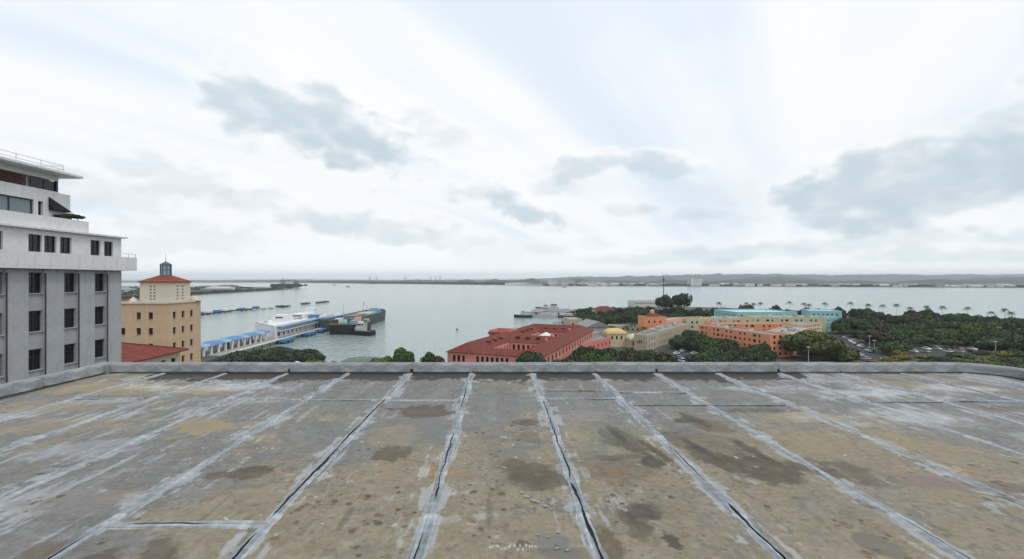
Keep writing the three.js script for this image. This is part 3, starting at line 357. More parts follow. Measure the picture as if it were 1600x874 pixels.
function wallGeo(len, y0, y1, holes, t, cut = 0) { const s = new THREE.Shape(); s.moveTo(cut, y0); s.lineTo(len - cut, y0); s.lineTo(len - cut, y1); s.lineTo(cut, y1); s.closePath(); for (const h of holes) s.holes.push(rectHole(h.u, h.v, h.w, h.h)); return new THREE.ExtrudeGeometry(s, { depth: t, bevelEnabled: false }).translate(0, 0, -t); }
const paneCache = new Map();
function paneGeo(w, h) { const k = w.toFixed(2) + 'x' + h.toFixed(2); if (!paneCache.has(k)) paneCache.set(k, [fin(box(w - 0.02, h - 0.02, 0.05)), fin([box(0.07, h, 0.06, -w / 2 + 0.035), box(0.07, h, 0.06, w / 2 - 0.035), box(w - 0.14, 0.07, 0.06, 0, h / 2 - 0.035), box(w - 0.14, 0.07, 0.06, 0, -h / 2 + 0.035), box(0.05, h - 0.14, 0.05), box(w - 0.14, 0.04, 0.05, 0, h * 0.12)]), fin(box(w + 0.1, 0.08, 0.22))]); return paneCache.get(k); }
function addWindow(parent, fr, h, t, glass = M.glass, detail = 0, frameMat = M.frame, sillMat = M.white) {
  const [pg, fg, sg] = paneGeo(h.w, h.h), o = part('window', pg, glass, parent); o.applyMatrix4(new THREE.Matrix4().copy(fr.m).multiply(new THREE.Matrix4().makeTranslation(h.u + h.w / 2, h.v + h.h / 2, -t + 0.05)));
  if (detail > 0) { part('frame', fg, frameMat, o).position.z = 0.045; } if (detail > 1) { const s = part('sill', sg, sillMat, o); s.position.set(0, -h.h / 2 + 0.045, t - 0.02); }
  return o;
}
// footprint house: pts in plan, flat roof behind a low parapet; win[i] = grid of openings on edge i
function house(o) {
  const T = thing(o.name, o.label, o.category || 'building', o.group), c = o.pts.reduce((s, p) => [s[0] + p[0] / o.pts.length, s[1] + p[1] / o.pts.length], [0, 0]), walls = [], t = o.t || 0.3;
  o.pts.forEach((A, i) => {
    const B = o.pts[(i + 1) % o.pts.length], fr = wallFrame(A, B, c), w = o.win && o.win[i], holes = [];
    if (w) { const pitch = (fr.len - (w.edge || 2) * 2) / w.cols; for (let r = 0; r < w.rows; r++) for (let k = 0; k < w.cols; k++) { const kk = fr.flip ? w.cols - 1 - k : k; if (w.skip && w.skip(kk, r)) continue; const ww = w.w * (w.vary ? w.vary(kk, r) : 1); holes.push({ u: (w.edge || 2) + pitch * (k + 0.5) - ww / 2, v: w.v0 + r * w.dv, w: ww, h: w.h }); } }
    walls.push(wallGeo(fr.len, o.y0, o.y1, holes, t, i % 2 ? t + 0.004 : 0).applyMatrix4(fr.m)); for (const h of holes) addWindow(T, fr, h, t, M.glass, w.detail || 0);
  });
  part('wall', fin(walls), o.wall, T);
  const inner = o.pts.map(p => [p[0] + (c[0] - p[0]) * 0.015, p[1] + (c[1] - p[1]) * 0.015]);
  const rf = part('roof', fin(prism(inner, o.y1 - (o.lip ?? 0.6) - 0.25, o.y1 - (o.lip ?? 0.6))), o.roof || M.paleRoof, T);
  if (o.cap) part('coping', fin(o.pts.map((A, i) => { const B = o.pts[(i + 1) % o.pts.length], fr = wallFrame(A, B, c); return box(fr.len + (i % 2 ? -2 * t - 0.16 : 0.14), 0.16, t + 0.14, fr.len / 2, o.y1 + 0.083, -t / 2).applyMatrix4(fr.m); })), o.cap, T);
  if (o.units) { const R = rng(o.units); for (let k = 0; k < (o.nUnits || 6); k++) { let a = R(), b = R(); const q = (s, u) => [0, 1].map(z => mix(mix(o.pts[0][z], o.pts[1][z], s), mix(o.pts[3][z], o.pts[2][z], s), u)); const p = q(0.08 + 0.84 * a, 0.25 + 0.5 * b); part('roof_unit', fin([rbox(1.6 + R() * 2, 1 + R(), 1.4 + R(), 0, 0.6, 0, 0.06), cyl(0.4, 0.4, 0.3, 0, 1.3, 0)]), R() < 0.5 ? M.metal : M.concrete, rf).position.set(p[0], o.y1 - 0.62, -p[1]); } }
  return T;
}
// hipped or gabled roof over a rectangle given by a corner, two plan directions and sizes
function ridgeRoof(o, ux, vx, la, lb, y, rise, hipA, hipB, over = 0.5) { // ridge runs along v (length lb); la = span
  const P = (a, b, h) => V(o[0] + ux[0] * a + vx[0] * b, h, o[1] + ux[1] * a + vx[1] * b), a0 = -over, a1 = la + over, b0 = -over, b1 = lb + over, mid = la / 2;
  const A = P(a0, b0, y), B = P(a1, b0, y), C = P(a1, b1, y), D = P(a0, b1, y), R0 = P(mid, hipA ? la / 2 : b0, y + rise), R1 = P(mid, hipB ? lb - la / 2 : b1, y + rise);
  const d = (v) => v.clone().setY(v.y - 0.22), e = [A, B, C, D];
  return tris([[A, R0, R1, D], [B, C, R1, R0], [A, B, R0], [C, D, R1], [d(A), d(D), d(C), d(B)], ...e.map((v, i) => { const w = e[(i + 1) % 4]; return [v, d(v), d(w), w]; })]);
}
function pyramid(x, d, w, l, y, rise, top = 0) { const q = (sx, sz, s, h) => V(x + sx * w / 2 * s, h, d + sz * l / 2 * s), b = [[-1, -1], [1, -1], [1, 1], [-1, 1]], lo = b.map(([p, r]) => q(p, r, 1, y)), hi = b.map(([p, r]) => q(p, r, top, y + rise)), un = b.map(([p, r]) => q(p, r, 1, y - 0.25)); return tris([...lo.map((v, i) => [v, lo[(i + 1) % 4], hi[(i + 1) % 4], hi[i]]), ...lo.map((v, i) => [v, un[i], un[(i + 1) % 4], lo[(i + 1) % 4]]), un.slice().reverse(), hi]); }

// ---------------------------------------------------------------- trees
function crownGeo(seed, n, flat = 0.78, leaf = 0.12) {
  const R = rng(seed), lobes = []; const L = 9; for (let i = 0; i < L; i++) { const a = i / L * 6.283 + R(), q = i < 2 ? 0.1 : 0.35 + 0.3 * R(); lobes.push([Math.cos(a) * q, (R() - 0.35) * 0.5 * flat + (i < 2 ? 0.25 * flat : 0), Math.sin(a) * q, 0.36 + 0.2 * R()]); }
  const p = [], nn = [], idx = [], a = new THREE.Vector3(), b = new THREE.Vector3(), nv = new THREE.Vector3();
  for (let k = 0; k < n; k++) {
    const l = lobes[Math.floor(R() * L)], th = R() * 6.283, cz = R() * 1.75 - 0.75, sr = Math.sqrt(Math.max(0, 1 - cz * cz)), rr = l[3] * (0.74 + 0.3 * Math.pow(R(), 0.7));
    nv.set(sr * Math.cos(th), cz, sr * Math.sin(th)); const c = new THREE.Vector3(l[0] + nv.x * rr, l[1] + nv.y * rr * flat, l[2] + nv.z * rr);
    const nr = nv.clone().add(new THREE.Vector3(R() - 0.5, R() - 0.5, R() - 0.5).multiplyScalar(1.5)).normalize();
    a.set(R() - 0.5, R() - 0.5, R() - 0.5).cross(nr).normalize(); b.crossVectors(nr, a); const s = leaf * (0.45 + 0.75 * R()), s2 = s * (0.45 + 0.35 * R()), v0 = p.length / 3, fold = nr.clone().multiplyScalar(s * 0.22);
    for (const [x, y, f] of [[-1, 0, -1], [0, -1, 0], [1, 0, -1], [0, 1, 0]]) { const q = c.clone().addScaledVector(a, x * s).addScaledVector(b, y * s2).addScaledVector(fold, f); p.push(q.x, q.y, q.z); const m = nr.clone().multiplyScalar(0.55).addScaledVector(nv, 0.6).normalize(); nn.push(m.x, m.y, m.z); }
    idx.push(v0, v0 + 1, v0 + 2, v0, v0 + 2, v0 + 3);
  }
  const g = new THREE.BufferGeometry(); g.setAttribute('position', new THREE.Float32BufferAttribute(p, 3)); g.setAttribute('normal', new THREE.Float32BufferAttribute(nn, 3)); g.setIndex(idx); g.setAttribute('uv', new THREE.BufferAttribute(new Float32Array(p.length / 3 * 2), 2)); return g;
}
const crowns = [1, 2, 3, 4, 5, 6].map(s => crownGeo(s * 17, 1500, 0.62 + 0.06 * (s % 3), 0.115));
const bigCrowns = [7, 8].map(s => crownGeo(s * 17, 4200, 0.6, 0.07));
function trunkGeo(seed) { const R = rng(seed), g = [cyl(0.028, 0.045, 0.62, 0, 0.31, 0, 7)]; for (let i = 0; i < 5; i++) { const a = i * 1.3 + R(), q = 0.22 + 0.15 * R(); g.push(bar(new THREE.Vector3(0, 0.42 + 0.14 * R(), 0), new THREE.Vector3(Math.cos(a) * q, 0.72 + 0.14 * R(), Math.sin(a) * q), 0.014, 5)); } return fin(g); }
const trunks = [1, 2, 3].map(trunkGeo);
const leafMat = (r, g, b) => new THREE.MeshStandardMaterial({ color: new THREE.Color().setRGB(r, g, b), roughness: 0.85, side: THREE.DoubleSide });
const LEAF = { dark: leafMat(0.040, 0.068, 0.022), mid: leafMat(0.052, 0.095, 0.022), olive: leafMat(0.072, 0.092, 0.022), lime: leafMat(0.115, 0.15, 0.028), brown: leafMat(0.060, 0.050, 0.026), deep: leafMat(0.034, 0.052, 0.022), ochre: leafMat(0.16, 0.14, 0.026) };
const treeR = rng(4242);
function tree(x, d, top, r, kind, label, group, y0 = 2, name = 'leafy_tree', big = false) {
  const T = thing(name, label, 'tree', group, x, y0, d, treeR() * 6.28), H = top - y0, tr = trunks[Math.floor(treeR() * 3)], cr = big ? bigCrowns[Math.floor(treeR() * 2)] : crowns[Math.floor(treeR() * 6)];
  const a = part('trunk', tr, M.bark, T); a.scale.set(H * 1.1, H, H * 1.1);
  const c = part('crown', cr, LEAF[kind], T), v = Math.min(r * 1.5, H * 0.86); c.scale.set(r * (1 + 0.2 * (treeR() - 0.5)), v, r * (1 + 0.2 * (treeR() - 0.5))); c.position.y = H - v * 0.62; return T;
}
function frondCrown(seed, n) { const R = rng(seed), g = []; for (let i = 0; i < n; i++) { const az = i / n * 6.283 * 2.6 + R() * 0.4, up = 0.9 - 1.3 * (i / n) + 0.2 * R(), L = 1 * (0.85 + 0.3 * R()), p = []; for (let k = 0; k <= 5; k++) { const t = k / 5, x = L * t * Math.cos(up * 0.8), y = L * (t * Math.sin(up) - 0.75 * t * t); p.push([x, y, 0.26 * Math.sin(Math.PI * Math.min(1, t * 0.9 + 0.1))]); } const f = []; for (let k = 0; k < 5; k++) { const [x0, y0, w0] = p[k], [x1, y1, w1] = p[k + 1]; for (const s of [-1, 1]) for (let q = 0; q < 3; q++) { const t0 = q / 3, t1 = t0 + 0.2, a = new THREE.Vector3(mix(x0, x1, t0), mix(y0, y1, t0), 0), b = new THREE.Vector3(mix(x0, x1, t1), mix(y0, y1, t1), 0), w = mix(w0, w1, t0); f.push([a, b, new THREE.Vector3(b.x + 0.1, b.y - w * 0.5, s * w)]); } } g.push(tris(f).rotateY(az)); } return fin(g); }
const palmCrowns = [frondCrown(5, 30), frondCrown(9, 26)];
function palmTree(x, d, top, label, group, r = 2.6, mat = LEAF.dark) { const T = thing('palm_tree', label, 'palm tree', group, x, 2, d, treeR() * 6), H = top - 2, lean = 0.4 * (treeR() - 0.5); const pts = [0, 0.3, 0.65, 1].map(t => new THREE.Vector3(lean * t * t * 3, H * t, 0)); part('trunk', fin(new THREE.TubeGeometry(new THREE.CatmullRomCurve3(pts), 6, 0.12, 6)), M.concrete, T); const c = part('crown', palmCrowns[Math.floor(treeR() * 2)], mat, T); c.position.set(lean * 3, H, 0); c.scale.setScalar(r); return T; }

// ---------------------------------------------------------------- white stepped apartment building, long side along depth
{
  const T = thing('stepped_apartment_building', 'white and grey stepped apartment building with rooftop terraces and rail', 'building');
  const X = -42, D0 = 22, D1 = 52.6, F = 3.45, inn = [X - 10, 40];
  // facade runs in depth at x = X; u is measured from D1 towards the camera or the other way, wallFrame decides
  const fr = wallFrame([X, D0], [X, D1], inn), uOf = (d) => fr.flip ? D1 - d : d - D0;
  // lower grey storeys: windows stand in shallow upright bays between flat piers
  const bays = []; for (let k = -5; k <= 2; k++) { const c = 42.82 + 3.45 * k; if (c - 0.8 > D0) bays.push(c); }
  const holes = [], rows = [38.68, 35.22, 31.75, 28.3, 24.85, 21.4];
  for (const c of bays) for (const v of rows) holes.push({ u: uOf(c) - 0.68, v, w: 1.36, h: 1.95 });
  part('wall', fin(wallGeo(D1 - D0, 3, 41, holes, 0.34).applyMatrix4(fr.m)), M.greyWall, T, 'grey painted lower wall');
  for (const h of holes) if (h.v > 30) { addWindow(T, fr, h, 0.34, M.glass, 2, M.frame, M.greyPier); } else addWindow(T, fr, h, 0.34, M.glass, 0);
  bays.forEach((c, i) => { const a = c + 0.72, b = c + 3.45 - 0.72; if (b > D1 + 0.5) return; part('pier', fin(box(0.14, 37.9, Math.min(b, D1) - a, X + 0.07, 22, -(a + Math.min(b, D1)) / 2)), M.greyPier, T); });
  bays.forEach(c => part('downpipe', fin(cyl(0.06, 0.06, 36, X + 0.2, 22.6, -(c + 0.80), 8)), M.trimDark, T));
  part('wall', fin(prism([[X - 18, D0], [X - 0.36, D0], [X - 0.36, D1 - 0.02], [X - 18, D1 - 0.02]], 3, 40.9)), M.greyWall, T);
  // jutting balcony band
  part('balcony_slab', fin(prism([[X - 18, D0 - 1], [X + 0.75, D0 - 1], [X + 0.75, D1 + 1.3], [X - 18, D1 + 1.3]], 40.98, 41.22)), M.white, T);
  part('balcony_parapet', fin([box(0.2, 1.25, D1 + 1.3 - D0 + 1, X + 0.65, 41.85, -(D0 - 1 + D1 + 1.3) / 2), box(17.9, 1.25, 0.2, X - 8.41, 41.85, -(D1 + 1.2))]), M.white, T);
  part('balcony_rail', fin([bar(V(X + 0.65, 42.85, D1 - 0.6), V(X + 0.65, 42.85, D1 + 1.2), 0.025), bar(V(X + 0.65, 42.45, D1 + 1.2), V(X + 0.65, 42.85, D1 + 1.2), 0.025), bar(V(X + 0.65, 42.45, D1 + 0.2), V(X + 0.65, 42.85, D1 + 0.2), 0.025)]), M.metal, T);
  // white storey above it
  const h2 = [[39.4, 1.3], [42.85, 1.25], [44.3, 1.2], [45.88, 1.2], [49.25, 1.2], [50.9, 1.15], [36.2, 1.25], [33, 1.25]].map(([c, w]) => ({ u: uOf(c) - w / 2, v: 42.3, w, h: 1.78 }));
  part('wall', fin(wallGeo(D1 - D0, 41.22, 44.55, h2, 0.3).applyMatrix4(fr.m)), M.white, T, 'white upper wall');
  for (const h of h2) addWindow(T, fr, h, 0.3, M.glass, 2, M.frame, M.metal);
  part('wall', fin([prism([[X - 18, D0], [X - 0.32, D0], [X - 0.32, D1 - 0.6], [X - 18, D1 - 0.6]], 41.22, 44.54), cyl(0.6, 0.6, 3.3, X - 0.6, 42.88, -(D1 - 0.6 + 0.02), 20)]), M.white, T);
  part('eave_slab', fin(prism([[X - 18, D0], [X + 0.45, D0], [X + 0.45, D1 + 0.35], [X - 18, D1 + 0.35]], 44.56, 44.72)), M.white, T);
  // terrace with rounded corner
  { const s = new THREE.Shape(), e = 49.2, xo = X - 0.25; s.moveTo(xo - 16, D0); s.lineTo(xo, D0); s.lineTo(xo, e - 0.9); s.quadraticCurveTo(xo, e, xo - 0.9, e); s.lineTo(xo - 16, e); s.closePath(); const q = new THREE.Path(); q.moveTo(xo - 15.8, D0 + 0.2); q.lineTo(xo - 15.8, e - 0.2); q.lineTo(xo - 0.95, e - 0.2); q.quadraticCurveTo(xo - 0.2, e - 0.2, xo - 0.2, e - 0.95); q.lineTo(xo - 0.2, D0 + 0.2); q.closePath(); s.holes.push(q); part('terrace_parapet', fin(new THREE.ExtrudeGeometry(s, { depth: 1.2, bevelEnabled: false, curveSegments: 10 }).rotateX(-Math.PI / 2).translate(0, 44.73, 0)), M.white, T); }
  // penthouse: wide window band, dark doorway, black wedge coloured as a shaded opening
  const X2 = -43.6, E2 = 48.1, f2 = wallFrame([X2, D0], [X2, E2], [X2 - 8, 40]), u2 = (d) => f2.flip ? E2 - d : d - D0;
  const hw = { u: Math.min(u2(34), u2(44.35)), v: 46.0, w: 10.35, h: 1.5 }, dr = { u: Math.min(u2(44.75), u2(45.25)), v: 45.2, w: 0.5, h: 2.25 };
  part('wall', fin(wallGeo(E2 - D0, 44.73, 48.55, [hw, dr], 0.3).applyMatrix4(f2.m)), M.white, T);
  part('wall', fin(prism([[X2 - 12, D0], [X2 - 0.32, D0], [X2 - 0.32, E2 - 0.01], [X2 - 12, E2 - 0.01]], 44.73, 48.4)), M.white, T);
  addWindow(T, f2, dr, 0.3, M.glass, 0);
  for (let k = 0; k < 5; k++) { const w = 2.0, h = { u: hw.u + 0.12 + k * 2.04, v: hw.v + 0.1, w, h: 1.3 }; addWindow(T, f2, h, 0.26, M.glassGreen, 0); }
  part('window_frame', fin([...[0, 1, 2, 3, 4, 5].map(k => box(0.09, 1.5, 0.1, hw.u + 0.06 + k * 2.04, 46.75, -0.16)), box(10.3, 0.1, 0.1, hw.u + 5.17, 46.05, -0.15), box(10.3, 0.12, 0.12, hw.u + 5.17, 47.44, -0.15)]).applyMatrix4(f2.m), M.trimDark, T);
  { const a = [V(X2 + 0.06, 46.75, 45.75), V(X2 + 0.06, 46.75, 47.75), V(X2 + 0.06, 48.0, 45.75)], b = a.map(v => v.clone().setX(v.x + 0.5)); b[2].x -= 0.46; part('opening_wedge', fin(tris([a, b, [a[0], a[1], b[1], b[0]], [a[1], a[2], b[2], b[1]], [a[2], a[0], b[0], b[2]]])), M.openingBlack, T, 'black triangular wedge painted as a shaded opening above the terrace'); }  // solid black wedge: the shade inside an opening is put into its colour
  part('slot_block', fin([rbox(0.7, 0.4, 1.3, X2 + 0.7, 46.1, -46.5, 0.03), box(0.1, 1.3, 0.1, X2 + 0.6, 45.35, -46.2), box(0.1, 1.3, 0.1, X2 + 0.6, 45.35, -47.0)]), M.openingBlack, T);  // black block on two posts, drawn for a dark slot
  // top storey: brown louvred band under a wide roof slab
  const X3 = -43.75, E3 = 47.0;
  part('wall', fin(prism([[X3 - 11, D0], [X3 - 0.5, D0], [X3 - 0.5, E3 - 0.4], [X3 - 11, E3 - 0.4]], 48.42, 50.3)), M.white, T);
  part('wall', fin([box(0.3, 0.55, E3 - D0, X3 - 0.15, 50.0, -(E3 + D0) / 2), box(0.3, 0.12, E3 - D0, X3 - 0.15, 48.6, -(E3 + D0) / 2)]), M.white, T);
  for (let k = 0; k < 5; k++) part('louvre_slat', fin(box(0.05, 0.17, E3 - D0 - 3, X3 - 0.25, 48.76 + k * 0.2, -(E3 - 2.6 + D0 - 0.4) / 2).rotateZ(0)), M.wood, T, 'red brown louvre');
  for (let k = 0; k < 2; k++) part('window', fin(box(0.06, 1.0, 1.15, X3 - 0.25, 49.16, -(E3 - 0.72 - k * 1.3))), M.glass, T);
  part('post', fin(box(0.2, 1.1, 0.2, X3 - 0.2, 49.16, -(E3 - 0.05))), M.frame, T);
  part('roof_slab', fin(rbox(13.5, 0.28, E3 + 1.4 - D0, X3 - 5.5, 50.42, -(E3 + 1.4 + D0) / 2, 0.06)), M.white, T);
  { const g = [], xr = X3 + 0.3, e = 47.2; for (let d = 24; d <= e + 0.1; d += 2.32) g.push(bar(V(xr, 50.5, d), V(xr, 51.35, d), 0.028)); for (const y of [51.33, 50.95]) { g.push(bar(V(xr, y, 22), V(xr, y, e), 0.025)); g.push(bar(V(xr, y, e), V(xr - 9, y, e), 0.025)); } part('rail', fin(g), M.metal, T); }
  // potted shrubs on the terrace
  for (const [d, r, x] of [[47.5, 0.55, -42.95], [48.2, 0.42, -42.9], [47.0, 0.3, -42.9]]) { const S = thing('potted_shrub', ['leafy shrub in the middle of the white terrace planter', 'low shrub at the outer end of the white terrace planter', 'small shrub beside the black wedge on the white terrace'][d === 47.5 ? 0 : d === 48.2 ? 1 : 2], 'shrub', 'shrubs on the white terrace', x, 44.74, d); part('pot', fin(cyl(0.28, 0.22, 0.5, 0, 0.25, 0, 12)), M.concrete, S); const c = part('crown', crowns[0], LEAF.dark, S); c.scale.set(r * 1.5, r * 1.1, r * 1.6); c.position.y = 1.6; part('stem', fin(cyl(0.04, 0.05, 1.0, 0, 1.0, 0, 6)), M.bark, S); }
}

// ---------------------------------------------------------------- tan building with the square tower and lantern
{
  const T = thing('tan_office_building', 'tan plaster office building with square tower and glass lantern', 'building');
  const x1 = -82.6, x0 = -108, d0 = 118, d1 = 131, y1 = 34, inn = [-95, 125];
  const ff = wallFrame([x0, d0], [x1, d0], inn), fs = wallFrame([x1, d0], [x1, d1], inn), uf = (x) => ff.flip ? x1 - x : x - x0, us = (d) => fs.flip ? d1 - d : d - d0;
  const R = [30.05, 26.15, 22.25, 18.4], fh = [], sh = [];
  for (const x of [-89.9, -86.9, -93.8, -97.6, -101.2]) for (const v of R) if (!(x < -93 && v > 30)) fh.push({ u: uf(x) - 0.55, v, w: 1.1, h: 1.75 });
  for (const d of [120.4, 123.7, 127.1]) for (const v of R) sh.push({ u: us(d) - 0.55, v, w: 1.1, h: 1.75 });
  part('wall', fin([wallGeo(x1 - x0, 2, y1, fh, 0.4).applyMatrix4(ff.m), wallGeo(d1 - d0, 2, y1, sh, 0.4, 0.404).applyMatrix4(fs.m), box(0.4, 32, d1 - d0 - 0.82, x0 + 0.2, 18, -(d0 + d1) / 2), box(x1 - x0, 32, 0.4, (x0 + x1) / 2, 18, -d1 + 0.2)]), M.tan, T);
  for (const h of fh) addWindow(T, ff, h, 0.4, M.glass, 2, M.frame, M.tan); for (const h of sh) addWindow(T, fs, h, 0.4, M.glass, 2, M.frame, M.tan);
  part('roof', fin(box(x1 - x0 - 0.8, 0.3, d1 - d0 - 0.8, (x0 + x1) / 2, y1 - 0.5, -(d0 + d1) / 2)), M.paleRoof, T);
  part('cornice', fin([box(x1 - x0 + 0.5, 0.28, 0.7, (x0 + x1) / 2, y1 + 0.1, -d0 + 0.05 - 0.15), box(0.7, 0.28, d1 - d0, x1 - 0.1, y1 + 0.105, -(d0 + d1) / 2 - 0.2)]), M.tower, T);
  // tower: louvred openings in two bays
  const tx1 = -84.2, tw = 7.7, td0 = 121, td = 8, ty = 39.45, ti = [-88, 125];
  const tf = wallFrame([tx1 - tw, td0], [tx1, td0], ti), ts = wallFrame([tx1, td0], [tx1, td0 + td], ti), hA = [], hB = [];
  for (let r = 0; r < 5; r++) for (let k = 0; k < 2; k++) { hA.push({ u: 2.55 + k * 0.95, v: 34.75 + r * 0.82, w: 0.5, h: 0.42 }); hB.push({ u: 2.5 + k * 2.0, v: 34.75 + r * 0.82, w: 0.8, h: 0.36 }); }
  const tw_ = part('tower_wall', fin([wallGeo(tw, 33.6, ty, hA, 0.3).applyMatrix4(tf.m), wallGeo(td, 33.6, ty, hB, 0.3, 0.303).applyMatrix4(ts.m), box(0.3, 5.8, td - 0.62, tx1 - tw + 0.15, 36.5, -(td0 + td / 2)), box(tw, 5.8, 0.3, tx1 - tw / 2, 36.5, -(td0 + td - 0.15))]), M.tower, T);
  for (const h of hA) addWindow(T, tf, h, 0.3, M.frameGrey, 0); for (const h of hB) addWindow(T, ts, h, 0.3, M.frameGrey, 0);
  part('tower_trim', fin([box(tw + 0.3, 0.2, 0.2, tx1 - tw / 2, 34.25, -td0 + 0.08), box(0.2, 0.2, td + 0.3, tx1 + 0.08, 34.25, -(td0 + td / 2))]), M.whiteWarm, T);
  const tr = part('tower_roof', fin(pyramid(tx1 - tw / 2, td0 + td / 2, tw + 0.7, td + 0.7, ty + 0.05, 1.5, 0.28)), M.terracotta, T);
  const lx = tx1 - tw / 2, ld = td0 + td / 2, L = part('lantern', fin([cyl(1.18, 1.18, 2.7, lx, 42.5, -ld, 8)]), M.lanternGlass, T);
  part('lantern_frame', fin([...[0, 1, 2, 3, 4, 5, 6, 7].map(k => bar(V(lx + 1.22 * Math.cos(k * 0.7854), 41.1, ld + 1.22 * Math.sin(k * 0.7854)), V(lx + 1.22 * Math.cos(k * 0.7854), 43.9, ld + 1.22 * Math.sin(k * 0.7854)), 0.1)), cyl(1.4, 1.5, 0.35, lx, 41.05, -ld, 8), cyl(1.2, 1.45, 0.3, lx, 43.95, -ld, 8), cyl(0.05, 1.35, 0.7, lx, 44.4, -ld, 8), cyl(1.28, 1.28, 0.1, lx, 42.6, -ld, 8)]), M.lanternGrey, L);
  part('mast', fin([cyl(0.03, 0.07, 2.2, lx, 45.6, -ld, 6), cyl(0.12, 0.12, 0.15, lx, 44.8, -ld, 8)]), M.lanternGrey, L);
  // scrolled corner ornaments beside the tower
  for (const [x, d] of [[-92.9, 120.2], [-84.0, 130.0], [-82.9, 129.2]]) part('ornament', fin(new THREE.LatheGeometry([[0, 0], [1.25, 0], [1.3, 0.35], [0.95, 0.6], [1.05, 0.95], [0.6, 1.3], [0.28, 1.35], [0.34, 1.62], [0, 1.75]].map(p => new THREE.Vector2(...p)), 14).scale(0.8, 0.85, 0.8).translate(x, 34.1, -d)), M.tower, T);
}
{ // red hipped roof in front of it
  const T = thing('red_roofed_house', 'cream house with low red tile hip roof before the tan building', 'house');
  const o = [-88, 82], la = 18, lb = 23; const rc = [[-88, 82], [-70.6, 82], [-70.6, 104.6], [-88, 104.6]], c = [-79, 93];
  const fs = wallFrame([-70.6, 82], [-70.6, 104.6], c), hs = [1.5, 4.6, 7.7, 10.8, 13.9, 17, 20.1].map(u => ({ u: u - 0.2, v: 20.6, w: 1.3, h: 2.4 }));
  part('wall', fin([wallGeo(22.6, 2, 24.3, hs, 0.35).applyMatrix4(fs.m), prism([[-88, 82], [-71, 82], [-71, 104.6], [-88, 104.6]], 2, 24.2)]), M.cream, T); for (const h of hs) addWindow(T, fs, h, 0.35, M.glass, 1);
  part('roof', fin(ridgeRoof(o, [1, 0], [0, 1], la, lb, 24.45, 2.9, true, true, 0.7)), M.redTile, T);
  part('ridge_tiles', fin([bar(V(-79, 27.4, 91), V(-79, 27.4, 96), 0.14, 8), bar(V(-79, 27.4, 96), V(-69.3, 24.5, 105.7), 0.13, 8), bar(V(-79, 27.4, 91), V(-69.3, 24.5, 81.3), 0.13, 8)]), M.redTile, T);
}

